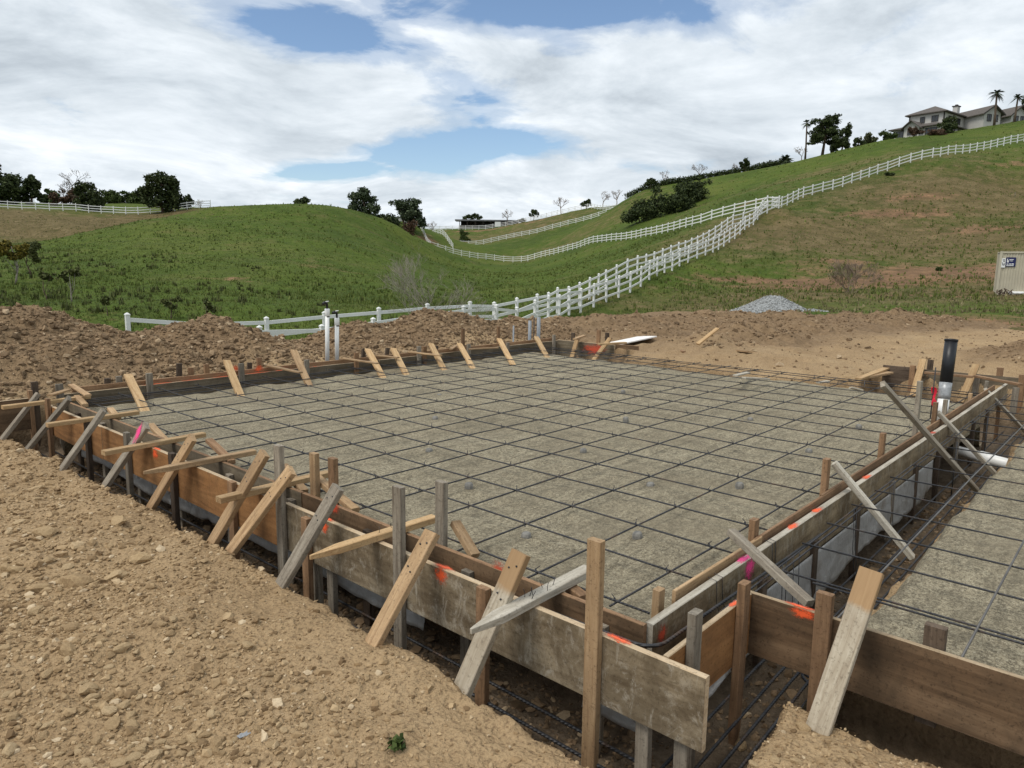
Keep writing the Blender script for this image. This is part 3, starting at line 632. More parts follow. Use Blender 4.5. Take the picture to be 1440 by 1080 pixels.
for (ax, ay, bx, by, m, w, pt) in [(662, 888, 828, 801, 'pale', .066, 1), (436, 784, 611, 729, 'pine', .06, 1), (307, 703, 462, 666, 'pine', .066, 0), (202, 665, 358, 635, 'pine2', .06, 1), (145, 637, 287, 611, 'pine', .066, 0), (66, 598, 194, 580, 'pine', .066, 0), (3, 573, 126, 558, 'pine', .066, 0)]:
    zt = TOP+.036/2+.004
    a = sz(ax, ay, zt); b = sz(bx, by, zt)
    o = plank('spreader', tuple(b), tuple(a), w, .036, (0, 1, 0), M[m], fo, point=.16 if pt else 0, seg=2, warp=.002)
    if ax in (662, 436): nails(o, (a+b)/2+np.array([.03, 0, .016]), 7 if ax == 662 else 3, rng, .09, tuple((b-a)/np.linalg.norm(b-a)))
for (px, py, col, s) in [(868, 898, 'orange', 1), (615, 800, 'orange', 1.1), (457, 729, 'orange', 1.2), (214, 632, 'orange', 1.2)]:
    c = sz(px, py, TOP+.003); bb = bs[0] if c[1] < 2.15 else bs[1] if c[1] < 3.66 else bs[2]
    spray(bb, (XO, c[1], TOP+.003), (0, 1, 0), (1, 0, 0), .075*s, .02, col); spray(bb, (XO-.0175, c[1], TOP-.035), (0, 1, 0), (0, 0, -1), .05*s, .05, col)

# --- inner form of the slab along the foreground trench (plane X = -0.59)
XI = -.59
fi = thing('wooden_formwork', (XI, 3, -.63), 'inner plywood form wall between the narrow foreground trench and the sand bed', 'formwork')
bi = []
for (y0, y1, m) in [(-.245, 2.25, 'ply_brown'), (2.26, 4.4, 'ply_dark'), (4.41, 6.55, 'ply_dark')]:
    bi.append(board(fi, (XI, y0), (XI, y1), -.215, TOP, .025, m, 'brown'))
for (px, yt, m, w) in [(441.7, 637, 'pine2', .062), (468, 644, 'brown', .06), (621, 677, 'grey', .064)]:
    stake(fi, px, yt, 'X', XI+.034, -.3, mat=m, w=w)
for y_ in (-.05, .75, 1.55, 2.35, 3.15, 3.95, 4.75, 5.55, 6.2):
    plank('stake', (XI-.032, y_, -.03), (XI-.032, y_+.01, -.68), .06, .036, (0, 1, 0), M[rng.choice(['grey', 'dark', 'grey'])], fi, point=.1)
for (hx, hy, fx, fy, m) in [(640, 735, 668, 782, 'pine2'), (441, 667, 500, 718, 'pine2'), (399, 655, 428, 692, 'pine2'), (294, 619, 326, 650, 'brown'), (212, 598, 233, 620, 'pine2'), (797, 822, 822, 842, 'brown'), (155, 575, 166, 588, 'pine2'), (108, 558, 120, 570, 'pine2')]:
    h = sX(hx, hy, XI+.10); f = sX(fx, fy, XI+.05); brace(fi, h, f, .055, .034, m, (1, 0, 0))
for (px, py) in [(703, 803), (470, 712)]:
    c = sX(px, py, XI-.0135); spray(bi[0], (XI-.0145, c[1], c[2]), (0, 1, 0), (0, 0, -1), .06, .06, 'red')

# --- form along the right side of the slab (plane Y = -0.25)
YR = -.25
fr = thing('wooden_formwork', (3.5, YR, -.63), 'form wall with crossed braces running between the slab and the open side trench', 'formwork')
br = []
for (x0, x1, m) in [(-.575, 1.9, 'ply_tan'), (1.91, 4.4, 'ply_tan'), (4.41, 6.4, 'ply_tan'), (6.41, 8.25, 'ply_tan')]:
    br.append(board(fr, (x0, YR), (x1, YR), -.215, TOP, .038, m, 'pale'))
# strips of lumber standing along its slab side
for (x0, x1, z0, z1, m) in [(-.28, .62, -.02, .055, 'pine2'), (.55, 2.05, -.02, .06, 'brown'), (1.55, 4.1, -.015, .07, 'brown'), (3.9, 7.6, -.015, .075, 'brown')]:
    plank('strip', (x0, YR+.05, (z0+z1)/2), (x1, YR+.042, (z0+z1)/2+.004), z1-z0, .018, (0, 0, 1), M[m], fr, seg=4, warp=.004)
for (px, yt, m, w) in [(1061, 730, 'brown', .055), (1163, 645, 'brown', .058), (1242, 609, 'brown', .055), (1294, 536, 'grey', .06), (1316, 566, 'brown', .06), (1330, 562, 'grey', .05), (1365, 553, 'pine2', .05), (1388, 536, 'grey', .055), (926.7, 828, 'pine2', .05)]:
    stake(fr, px, yt, 'Y', YR+.08, -.35, mat=m, w=w)
for x_ in (.5, 1.25, 2.05, 2.9, 3.6, 4.4, 5.2, 6.0, 6.8, 7.6):
    plank('stake', (x_, YR-.03, -.12), (x_+.01, YR-.035, -.68), .06, .036, (1, 0, 0), M[rng.choice(['grey', 'brown', 'dark'])], fr, point=.1)
for (hx, hy, fx, fy, m) in [(1028, 747, 1139, 849, 'grey'), (1173, 651, 1283, 784, 'pale'), (1241, 540, 1374, 690, 'grey'), (1319, 580, 1402, 669, 'pale'), (1386, 548, 1462, 628, 'pale')]:
    h = sY(hx, hy, YR+.06); f = sY(fx, fy, -.66); brace(fr, h, f, .05, .035, m, (1, 0, 0))
for (px, py, col) in [(1038, 783, 'pink'), (1142, 716, 'orange'), (1205, 668, 'orange'), (1310, 608, 'red'), (1107, 738, 'orange')]:
    c = sz(px, py, TOP+.003); bb = br[0] if c[0] < 1.9 else br[1] if c[0] < 4.4 else br[2]
    spray(bb, (c[0], YR, TOP+.003), (1, 0, 0), (0, 1, 0), .09, .028, col)
    if col == 'pink': spray(bb, (c[0]+.02, YR-.0225, TOP-.05), (1, 0, 0), (0, 0, 1), .07, .07, col)
spray(br[0], (-.50, YR-.0225, -.045), (1, 0, 0), (0, 0, 1), .05, .055, 'red')
# tie wire hanging over the board
for x_ in (-.02, .04, .62, .66):
    tube('tie_wire', [(x_, YR+.02, TOP+.012), (x_, YR-.024, TOP+.006), (x_+.01, YR-.026, -.08), (x_+.04, YR-.04, -.17)], .0018, M['rebar'], fr, 4)

# --- short return form between the outer form and the garage front (plane Y = -0.43)
YJ = -.43
fj = thing('wooden_formwork', (-.3, YJ, -.63), 'short orange return form between the weathered board end and the tall orange stake', 'formwork')
b1 = board(fj, (-.752, YJ), (-.02, YJ), -.26, TOP, .025, 'ply_orange')
stake(fj, 978, 860, 'Y', YJ-.032, -.62, mat='grey', w=.062); stake(fj, 1047, 819, 'Y', YJ-.032, -.68, mat='brown', w=.06)
c = sz(1083, 853, TOP+.003); spray(b1, (-.17, YJ, TOP+.003), (1, 0, 0), (0, 1, 0), .06, .016, 'orange')

# --- garage front form (plane X = 0)
XF = 0.0
ff = thing('wooden_formwork', (XF, -2, -.63), 'brown plywood form at the front of the garage sand bed, with a pale leaning brace', 'formwork')
bf = [board(ff, (XF, -.425), (XF, -2.0), -.262, TOP, .022, 'ply_brown'), board(ff, (XF, -2.01), (XF, -4.4), -.262, TOP, .022, 'ply_brown')]
stake(ff, 1161, 834, 'X', XF-.03, -.62, mat='brown', w=.066)
for y_ in (-2.2, -3.1, -4.0): plank('stake', (XF-.03, y_, .05), (XF-.03, y_, -.62), .064, .036, (0, 1, 0), M['brown'], ff, point=.1)
h = sX(1226, 802, XF-.045); f = sz(1159, 1001, -.20); d = (f-h)/np.linalg.norm(f-h); brace(ff, h, f+d*.08, .088, .034, 'tangrey')
p = sX(1317, 880, XF+.04); plank('stake', (XF+.04, p[1], p[2]), (XF+.04, p[1], -.3), .075, .04, (0, 1, 0), M['dark'], ff)
c = sz(1122, 850, TOP+.003); spray(bf[0], (XF, c[1]-.01, TOP+.003), (0, 1, 0), (1, 0, 0), .09, .016, 'orange'); spray(bf[0], (XF-.013, c[1]-.03, TOP-.02), (0, 1, 0), (0, 0, 1), .07, .03, 'orange')

# --- form along the far left side (plane Y = 7.0)
YL = 7.0
fl = thing('wooden_formwork', (3, YL, -.63), 'long dark form wall with yellow braces at the foot of the spoil heaps', 'formwork')
bl = []
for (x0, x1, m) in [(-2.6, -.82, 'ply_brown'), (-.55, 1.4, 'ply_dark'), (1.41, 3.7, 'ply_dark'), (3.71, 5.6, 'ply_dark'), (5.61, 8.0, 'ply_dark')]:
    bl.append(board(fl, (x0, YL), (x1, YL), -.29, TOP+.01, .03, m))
for (x0, x1) in [(-.4, 2.5), (2.52, 5.2), (5.22, 7.9)]:
    plank('strip', (x0, YL+.05, TOP+.03), (x1, YL+.05, TOP+.03), .07, .03, (0, 0, 1), M['brown'], fl, seg=3, warp=.004)
for (hx, hy, fx, fy, m) in [(180, 528, 206, 583, 'pine'), (319, 508, 340, 561, 'pine'), (413, 493, 436, 545, 'pine2'), (517, 492, 540, 534, 'pine'), (553, 491, 573, 530, 'pine'), (606, 484, 626, 523, 'pine'), (646, 484, 666, 520, 'pine'), (702, 477, 722, 514, 'pine'), (754, 474, 772, 507, 'pine')]:
    h = sY(hx, hy, YL-.05); f = sz(fx, fy, -.10); brace(fl, h, f, .088, .036, m, (1, 0, 0))
for (px, yt, m) in [(209.5, 525, 'grey'), (339, 511, 'grey'), (431, 506, 'grey'), (501, 496, 'brown'), (589, 487, 'grey'), (597, 487, 'brown'), (659, 484, 'grey'), (714, 482, 'grey'), (779, 471, 'grey'), (83, 540, 'grey')]:
    stake(fl, px, yt, 'Y', YL-.034, -.6, mat=m, w=.07)
for (px, yt, m, ln) in [(151, 532, 'dark', -.05), (252, 511, 'dark', -.05), (268, 517, 'brown', 0), (167, 529, 'grey', 0), (351, 510, 'dark', -.06), (364, 503, 'brown', 0), (512, 490, 'dark', -.1), (545, 489, 'dark', -.1), (651, 462, 'brown', 0), (701, 459, 'brown', 0), (614, 486, 'dark', -.1), (48, 537, 'dark', 0), (290, 512, 'brown', 0)]:
    stake(fl, px, yt, 'Y', YL+.085, -.5, mat=m, w=.062, lean=ln)
for (ax, ay, bx, by) in [(100, 541, 124, 556), (376, 514, 423, 524), (482, 504, 531, 511), (575, 495, 620, 500), (530, 500, 560, 503), (634, 491, 649, 482), (660, 491, 700, 489), (70, 556, 96, 548)]:
    a = sz(ax, ay, TOP+.085); b = sz(bx, by, TOP+.085); plank('spreader', tuple(a), tuple(b), .06, .02, (0, 1, 0), M['pine2'], fl)
for x0 in (.5, .9, 1.3, 1.75, 2.1, 2.5): spray(bl[1] if x0 < 1.4 else bl[2], (x0, YL-.003, TOP+.0135), (1, 0, 0), (0, 1, 0), .26, .022, 'orange')
for px in (330, 364): 
    p = sY(px, 516, YL-.02); spray(bl[2], (p[0], YL-.018, p[2]-.02), (1, 0, 0), (0, 0, 1), .08, .05, 'orange')

# --- far corner return (X = 8.05)
XC = 8.05
fc = thing('wooden_formwork', (XC, 6, -.5), 'short form return with a red stained board at the far slab corner', 'formwork')
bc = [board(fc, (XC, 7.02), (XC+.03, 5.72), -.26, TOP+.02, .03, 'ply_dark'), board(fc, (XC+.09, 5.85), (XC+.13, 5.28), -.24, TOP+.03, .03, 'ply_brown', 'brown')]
for (hx, hy, fx, fy) in [(812, 476, 803, 507), (858, 476, 834, 508)]:
    h = sX(hx, hy, XC-.05); f = sX(fx, fy, XC-.35); brace(fc, h, f, .085, .036, 'pine', (0, 1, 0))
for (px, yt, m, dx) in [(842, 464, 'brown', .0), (771, 486, 'dark', .1), (806, 468, 'dark', .12), (854, 468, 'dark', .15)]:
    stake(fc, px, yt, 'X', XC+dx+.05, -.4, mat=m, w=.075)
spray(bc[0], (XC-.018, 6.15, -.06), (0, 1, 0), (0, 0, 1), .32, .13, 'red')
a = sz(842, 484, .12); b = sz(880, 482, .12); plank('spreader', tuple(a), tuple(b), .07, .03, (0, 1, 0), M['pine'], fc)
a = sz(808, 477, .14); b = sz(822, 472, .14); plank('spreader', tuple(a), tuple(b), .07, .03, (0, 1, 0), M['pine2'], fc)

# --- far right form (X = 8.8)
XQ = 8.75
fq = thing('wooden_formwork', (XQ, .5, -.5), 'dark form wall with two yellow braces, behind the black standing pipe', 'formwork')
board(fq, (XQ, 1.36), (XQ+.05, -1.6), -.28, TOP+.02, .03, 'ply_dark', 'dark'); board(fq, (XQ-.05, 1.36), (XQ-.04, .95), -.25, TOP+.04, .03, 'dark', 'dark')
for (hx, hy, fx, fy) in [(1298, 506, 1284, 557), (1373, 513, 1350, 566)]:
    h = sX(hx, hy, XQ-.05); f = sX(fx, fy, XQ-.5); brace(fq, h, f, .088, .036, 'pine', (0, 1, 0))
for (px, yt, m, dx) in [(1309, 506, 'dark', .1), (1407, 517, 'brown', .1), (1284, 514, 'brown', -.06), (1374, 527, 'grey', -.06), (1438, 527, 'brown', -.06), (1429, 545, 'grey', -.3)]:
    stake(fq, px, yt, 'X', XQ+dx, -.5, mat=m, w=.075)
for (ax, ay, bx, by) in [(1300, 524, 1368, 530), (1372, 529, 1436, 541)]:
    a = sz(ax, ay, TOP+.06); b = sz(bx, by, TOP+.06); plank('strip', tuple(a), tuple(b), .07, .03, (1, 0, 0), M['brown'], fq)

# ------------------------------------------------------------------ reinforcing steel
RB = .0051
def bar(parent, pts, r=RB, name='bar'): return tube(name, pts, r, M['rebar'], parent, 6)
rm = thing('rebar_mat', (3.2, 3.2, -.006), 'square grid of dark reinforcing bars tied over the large sand bed', 'rebar')
for j in range(-1, 17):
    X = j*.4485 + rng.uniform(-.02, .02); n = 8; y0 = -.16 + rng.uniform(-.03, .03); y1 = 6.88 + rng.uniform(-.05, .05); dx = rng.uniform(-.05, .05)
    bar(rm, [(X+dx*k/n+rng.uniform(-.008, .008), y0+(y1-y0)*k/n, .0065+rng.uniform(-.009, .007)) for k in range(n+1)])
for i in range(0, 16):
    Y = i*.457 + rng.uniform(-.02, .02); n = 8; x0 = -.52 + rng.uniform(-.02, .02); x1 = 7.35 + rng.uniform(-.1, .1); dy = rng.uniform(-.05, .05)
    if i == 15: Y -= .1
    bar(rm, [(x0+(x1-x0)*k/n, Y+dy*k/n, -.0065+rng.uniform(-.006, .006)) for k in range(n+1)])
for k in range(9):   # loose ends crowding over the far trench
    y_ = rng.uniform(.5, 6.8); bar(rm, [(7.0+rng.uniform(-.1, .1), y_, -.02), (7.45, y_+rng.uniform(-.2, .2), -.02)])
for y_ in (6.82, 6.92): bar(rm, [(-.3, y_, -.05), (3, y_-.02, -.03), (7.4, y_, -.05)])
bar(rm, [(7.2, -.1, -.02), (7.22, 3, -.02), (7.2, 6.7, -.02)]); bar(rm, [(7.38, -.1, -.05), (7.36, 3, -.04), (7.38, 6.7, -.05)])

tk = Acc()
for i in range(16):
    for j in range(-1, 17):
        c_ = np.array([j*.4485, i*.457, .006]); e_ = np.array([rng.uniform(-.012, .012), rng.uniform(-.012, .012), .014]); tk.tube([c_-np.array([.012, .012, .012]), c_+np.array([0, 0, .008]), c_+np.array([.012, .012, -.010])], .0035, 4); tk.tube([c_+np.array([0, 0, .006]), c_+e_*1.6], .0022, 4)
tag(link('tie_wires', tk.mesh('tie_wires'), rm, None, M['rebar']), kind='stuff')
rg = thing('rebar_mat', (3, -2, -.03), 'reinforcing bars laid across the open trench and the garage sand bed', 'rebar')
for j in range(0, 17):
    X = .44 + (j-1)*.4485 + rng.uniform(-.02, .02)
    if j == 0: continue
    y0 = -.30-rng.uniform(0, .06); bar(rg, [(X, y0, -.03), (X+.02, -1.5, -.035), (X+.04, -3.2, -.04), (X+.05, -5.0, -.05)])
    if j == 1: bar(rg, [(X-.035, y0-.25, -.03), (X-.02, -1.5, -.035), (X+.02, -5.0, -.05)])
for Y in (-.775, -1.24, -1.70, -2.16, -2.62, -3.1): tube('bar', [(.05, Y, -.018), (3, Y+.01, -.02), (7.5, Y, -.02)], RB, M['steel'], rg, 6)
for Y in (-.335, -.365): bar(rg, [(-.15, Y-.02, -.045), (3, Y, -.045), (7.8, Y, -.045)])

rt = thing('trench_rebar', (-.75, 3, -.55), 'dark reinforcing bars running along the foreground trench between the forms', 'rebar')
for X, z in ((-.86, -.54), (-.80, -.53), (-.66, -.54)):
    bar(rt, [(X, -.6, z), (X+.01, 2, z+.01), (X, 4.5, z), (X, 6.9, z)], .008)
cb = [(-.675, 6.8, -.10), (-.672, 3, -.09), (-.675, .05, -.03)]
for k in range(7):
    a = math.pi - k*math.pi/12*1.0; cb.append((-.575+.10*math.cos(math.pi+k*math.pi/12), -.235+.10*math.sin(math.pi+k*math.pi/12), -.02))
cb += [(-.2, -.335, -.025), (1.2, -.33, -.06)]
bar(rt, cb, .008)
rs = thing('trench_rebar', (3, -.5, -.5), 'bundles of reinforcing bars on the floor of the side trench, bent at the corner', 'rebar')
for Y, z in ((-.535, -.50), (-.47, -.49), (-.64, -.52), (-.60, -.50), (-.36, -.5)):
    bar(rs, [(-.80, Y-.02, z-.03), (.3, Y, z), (3, Y, z), (7.6, Y, z+.01)], .008)
for dx in (0, .055):
    pts = [(1.6, -.545+dx*.4, -.49), (.42+dx, -.55+dx*.4, -.50)]
    for k in range(1, 6): 
        a = math.pi/2+k*math.pi/10; pts.append((.42+dx+.08*math.cos(a)-.0, -.63+dx*.4+.08*math.sin(a), -.50))
    pts += [(.335+dx, -1.2, -.50), (.33+dx, -2.4, -.50)]; bar(rs, pts, .008)
# stirrup wires
for x_ in (.55, .60, .70, .78, 1.7, 1.75, 2.6): tube('tie_wire', [(x_, -.36, -.03), (x_+.01, -.37, -.3), (x_, -.40, -.50)], .0022, M['rebar'], rs, 4)
for x_ in (4.4, 5.9): bar(rs, [(x_, -.42, -.05), (x_, -.42, -.58)], .005)

# concrete spacers carrying the mat
for (i, j) in [(1, 1), (2, 0), (2, 3), (1, 4), (4, 1), (4, 4), (1, 7), (6, 2), (5, 7), (8, 4), (3, 9), (7, 10), (10, 6), (1, 10)]:
    x0, y0 = j*.4485-.01, i*.457-.02; a = Acc(); n = 8
    for k, (r0, z0) in enumerate([(.048, -.075), (.050, -.045), (.043, -.024), (.028, -.014)]):
        pass
    ring = []; V = []
    for (r0, z0) in [(.048, -.085), (.050, -.045), (.043, -.024), (.030, -.014)]:
        for k in range(n): t = 2*math.pi*(k+.5)/n; V.append((r0*(1.12 if k % 2 else 1)*math.cos(t), r0*math.sin(t), z0))
    Fq = [(l*n+k, l*n+(k+1) % n, (l+1)*n+(k+1) % n, (l+1)*n+k) for l in range(3) for k in range(n)]
    me = mesh_np('concrete_spacer', (np.array(V)+np.array([0, 0, .085]))*np.array([.6, .6, .68]), [np.array(Fq), np.array([[3*n+k for k in range(n)]])])
    o = link('concrete_spacer', me, None, Matrix.Translation((x0, y0, -.085)), M['concrete'])
    tag(o, 'small grey concrete block propping a rebar crossing above the sand', 'spacer', 'concrete blocks under the rebar grid')

# ------------------------------------------------------------------ plastic film hanging in the trenches
def film(label, pts, zt, zb, nrm, amp=.014, seed=0):
    """pts: plan polyline; hangs from zt to a scalloped bottom zb, creased"""
    P0 = np.array(pts, float); L = np.concatenate([[0], np.cumsum(np.linalg.norm(np.diff(P0, axis=0), axis=1))]); n = int(L[-1]/.035)+1; m = 12
    s = np.linspace(0, L[-1], n); X = np.interp(s, L, P0[:, 0]); Y = np.interp(s, L, P0[:, 1])
    V = []
    zbv = zb + .07*fbm(s, s*0+seed, 1.1, 3, seed) + .012*fbm(s, s*0, .15, 2, seed+3)
    for r in range(m+1):
        t = r/m; z = zt + (zbv-zt)*t
        off = amp*t*fbm(s*1.0, np.full(n, t*.4), .16, 3, seed+7)*1.3 + .015*t*t
        V.append(np.stack([X+nrm[0]*off, Y+nrm[1]*off, z], 1))
    V = np.concatenate(V); i = (np.arange(m)[:, None]*n+np.arange(n-1)[None]).ravel()
    me = mesh_np('plastic_sheet', V-V.mean(0), np.stack([i, i+1, i+n+1, i+n], 1)); smooth(me)
    o = link('plastic_sheet', me, None, Matrix.Translation(Vector(V.mean(0))), M['poly'])
    sol = o.modifiers.new('thickness', 'SOLIDIFY'); sol.thickness = .0015
    return tag(o, label, 'plastic sheet')
film('creased white plastic sheet hanging below the long outer form in the trench', [(-.635, 1.05), (-.64, 3), (-.635, 6.1)], -.16, -.45, (-1, 0), seed=2)
film('short white plastic flap under the cut end of the weathered form board', [(-.62, -.30), (-.62, .02)], -.2, -.42, (-1, 0), seed=9)
film('white plastic sheet hanging from the slab form into the side trench', [(.05, -.285), (2.2, -.285), (4.2, -.285)], -.2, -.46, (0, -1), seed=5)
film('small plastic flap below the short orange return form', [(-.5, -.40), (-.12, -.40)], -.23, -.34, (0, -1), seed=12)

# ------------------------------------------------------------------ pipes and loose pieces
b0 = sz(1323, 592, -.07); top = b0 + np.array([.0, 0, 0]); t_ = sD(1338, 477, (b0-CAM)@FW)
vp = thing('vent_pipe', tuple(b0), 'tall black pipe on a taped white stub rising from the sand', 'pipe')
def between(t): return b0+(t_-b0)*t
tube('pipe', [between(0), between(.30)], .056, M['pvc'], vp, 16); tube('tape', [between(.27), between(.32), between(.37), between(.47)], [.0585, .061, .059, .061], M['tape'], vp, 16)
bp = tube('pipe', [between(.46), between(.985)], .060, M['black'], vp, 16); tube('cap', [between(.972), between(.975), between(.998), between(1.0)], [.06, .065, .065, .055], M['black'], bp, 16)
rp = sz(1308, 590, -.07)
o = thing('marker_stake', tuple(rp), 'thin rod with a red ribbon next to the black standing pipe', 'marker')
tube('rod', [rp, rp+np.array([0, 0, .55])], .006, M['rebar'], o); r0 = rp+np.array([0, 0, .22])
a = Acc(); n = 9
V = []; 
for k in range(n):
    t = k/(n-1); c0 = r0+np.array([.02*math.sin(7*t), -.03*t, .12-.2*t]); w_ = .014+.008*math.sin(9*t)
    V += [c0+np.array([w_, -w_, .012*math.sin(11*t)]), c0-np.array([w_, -w_, 0])]
me = mesh_np('ribbon', np.array(V), np.array([(2*k, 2*k+1, 2*k+3, 2*k+2) for k in range(n-1)])); rb_ = link('ribbon', me, o, None, M['red_ribbon']); s_ = rb_.modifiers.new('t', 'SOLIDIFY'); s_.thickness = .006

def standpipe(px, yt, yb, Y, label, vx):
    b = sY(px, yb, Y); t = sY(px, yt, Y); zg = pz_at(b[0], Y)-.05
    o = thing('standpipe', (b[0], Y, zg), label, 'pipe', None)
    tube('pipe', [(b[0], Y, zg), (t[0], Y, t[2]-.02)], .031, M['pvc'], o, 14)
    cp = tube('cap', [(t[0], Y, t[2]-.11), (t[0], Y, t[2]-.105), (t[0], Y, t[2]-.01), (t[0], Y, t[2])], [.032, .037, .037, .030], M['pvc'], o, 14)
    tube('band', [(t[0], Y, t[2]-.125), (t[0], Y, t[2]-.110)], .033, M['blackrub'], cp, 14)
    v = tube('valve', [(t[0], Y, t[2]), (t[0], Y, t[2]+.07), (t[0]-.01, Y, t[2]+.09)], [.014, .016, .012], M['blackrub'], o, 8)
    tube('outlet', [(t[0], Y, t[2]+.075), (t[0]-.05, Y-.01, t[2]+.085), (t[0]-.085, Y-.015, t[2]+.07)], [.017, .024, .019], M['blackrub'], v, 8)
    tube('handle', [(t[0]-.02, Y, t[2]+.10), (t[0]+.03, Y, t[2]+.105)], .008, M['pvc'], v, 6)
standpipe(460, 434, 512, 7.42, 'taller white standpipe with a black valve behind the far form wall', -1)
standpipe(473.7, 447, 510, 7.42, 'shorter white standpipe with a black valve behind the far form wall', -1)
for (px, yt, r, lb) in [(745, 451, .032, 'grey conduit standing left of a thicker conduit at the far corner'), (757.5, 446, .036, 'thickest grey conduit standing at the far slab corner'), (722, 458, .016, 'thin grey conduit stub rising behind the far form wall'), (751, 446, .010, 'thin dark rod between two grey conduits')]:
    t = sY(px, yt, 7.35); zb = pz_at(t[0], 7.35)-.05
    o = tube('conduit', [(t[0], 7.35, zb), (t[0]+.005, 7.35, t[2])], r, M['conduit'] if r > .012 else M['rebar'], None, 12)
    tag(o, lb, 'conduit')
a = sz(1357, 637, -.42); b = sz(1415, 652, -.42)
d = (b-a)/np.linalg.norm(b-a)
o = thing('drain_pipe', tuple((a+b)/2), 'white drain pipe lying across the side trench below the bars', 'pipe')
tube('pipe', [a-d*.3, b+d*.25], .055, M['pvc'], o, 16); tube('coupling', [b-d*.28, b-d*.27, b-d*.14, b-d*.13], [.055, .064, .064, .055], M['pvc'], o, 16)

def loose(name, ax, ay, bx, by, w, t, mat, label, cat='lumber', dz=0.0, group=None, zA=None, zB=None):
    a = sz(ax, ay, 0.0); b = sz(bx, by, 0.0)
    for _ in range(4):
        za = pz_at(a[0], a[1])+t/2+dz; zb_ = pz_at(b[0], b[1])+t/2+dz
        if zA is not None: za = zA
        if zB is not None: zb_ = zB
        a = sz(ax, ay, za); b = sz(bx, by, zb_)
    return tag(plank(name, tuple(a), tuple(b), w, t, (RND.uniform(-.2, .2), 1, 0), M[mat], None, seg=1), label, cat, group)
loose('loose_plank', 981, 484, 1009, 462, .09, .03, 'pine', 'yellow offcut propped on the small dirt mound by the far slab edge', zB=.38)
loose('loose_plank', 962, 492, 968, 487, .07, .03, 'pine', 'short yellow offcut beside a dark stick on the dirt')
loose('loose_plank', 941, 486, 962, 495, .06, .03, 'brown', 'dark stick lying left of the short yellow offcut')
loose('loose_plank', 998, 489, 1055, 495, .08, .03, 'pine2', 'pale board lying flat on the dirt behind the far slab edge')
loose('loose_plank', 1207, 533, 1247, 518, .09, .03, 'pine', 'yellow board lying by the open end of the far right form', zB=.02)
loose('loose_plank', 1209, 532, 1252, 524, .09, .03, 'pine2', 'tan board lying under a yellow board by the far right form', dz=.0)
for k, (ax, ay, bx, by) in enumerate([(1034, 528, 1052, 524), (1046, 531, 1080, 533), (1150, 538, 1165, 536), (1196, 545, 1212, 549)]):
    loose('wood_scrap', ax, ay, bx, by, .06, .02, 'pale', 'pale scrap of wood on the rim of the far trench', 'lumber', .01, 'pale scraps along the far trench')
a = sz(862, 481, .0); zf_ = pz_at(a[0], a[1])+.05; a = sz(864, 481, zf_); b = sz(911, 478, zf_); a[2] = pz_at(a[0], a[1])+.02; b[2] = pz_at(b[0], b[1])+.02; o = plank('foam_board', tuple(a), tuple(b), .5, .025, (.8, .6, 0), M['scrap'], None); tag(o, 'white foam board lying on the dirt beyond the far slab corner', 'board')
o = film_ = None

# ------------------------------------------------------------------ white rail fences
def fence(label, way, step=2.15, h=1.37, group=None):
    W = np.array([sD(x, y, D)[:2] for (x, y, D) in way]); L = np.concatenate([[0], np.cumsum(np.linalg.norm(np.diff(W, axis=0), axis=1))])
    n = max(1, int(round(L[-1]/step))); s = np.linspace(0, L[-1], n+1); X = np.interp(s, L, W[:, 0]); Y = np.interp(s, L, W[:, 1]); Z = terrain(X, Y)
    o = thing('rail_fence', (X[0], Y[0], Z[0]), label, 'fence', group)
    a = Acc(); q = .058; V = np.array([(sx*q*k, sy*q*k, z) for (k, z) in ((1, -.25), (1, h-.02), (1.18, h-.02), (1.18, h+.01), (.2, h+.06)) for (sx, sy) in ((-1, -1), (1, -1), (1, 1), (-1, 1))])
    me = mesh_np('post', V, np.array([(l*4+k, l*4+(k+1) % 4, l*4+4+(k+1) % 4, l*4+4+k) for l in range(4) for k in range(4)]+[(16, 17, 18, 19)]))
    me.materials.append(M['white'])
    for k in range(n+1):
        t = math.atan2(Y[min(k+1, n)]-Y[max(k-1, 0)], X[min(k+1, n)]-X[max(k-1, 0)])
        p = link('post', me, o); p.matrix_basis = world(o).inverted() @ Matrix.Translation((X[k], Y[k], Z[k])) @ Matrix.Rotation(t, 4, 'Z')
    rm_ = plank_mesh(1.0, .125, .04, bev=.004); rm_.materials.append(M['white'])
    for k in range(n):
        for zr in (.34, .78, 1.22):
            p0 = (X[k], Y[k], Z[k]+zr); p1 = (X[k+1], Y[k+1], Z[k+1]+zr); m, Lr = frame(p0, p1, (0, 0, 1))
            r = link('rail', rm_, o); r.matrix_basis = world(o).inverted() @ Matrix.Translation(Vector(p0)) @ m @ Matrix.Diagonal((Lr, 1, 1, 1))
    return o
fence('white rail fence climbing the hill below the house and past the container', [(345, 0, 20.2), (430, 0, 21.5), (560, 0, 24.2), (688, 0, 27), (768, 0, 32), (818, 0, 38), (861, 0, 42), (916, 0, 47.5), (948, 0, 52.5), (976, 0, 57), (1021, 0, 63), (1041, 0, 67.5), (1059, 0, 71.5), (1092, 0, 81), (1118, 0, 87), (1152, 0, 94), (1208, 0, 98), (1262, 0, 103), (1334, 0, 106), (1437, 0, 117), (1500, 0, 124)])
fence('white rail fence on the paddock side of the lane, ending at an upper corner', [(147, 0, 20), (300, 0, 22), (430, 0, 24), (560, 0, 26), (661, 0, 28), (691, 0, 29.5), (769, 0, 33.8), (791, 0, 37), (813, 0, 39.5), (850, 0, 44), (867, 0, 47), (912, 0, 52), (939, 0, 56), (973, 0, 61), (1012, 0, 69), (1052, 0, 77), (1095, 293, 85)])
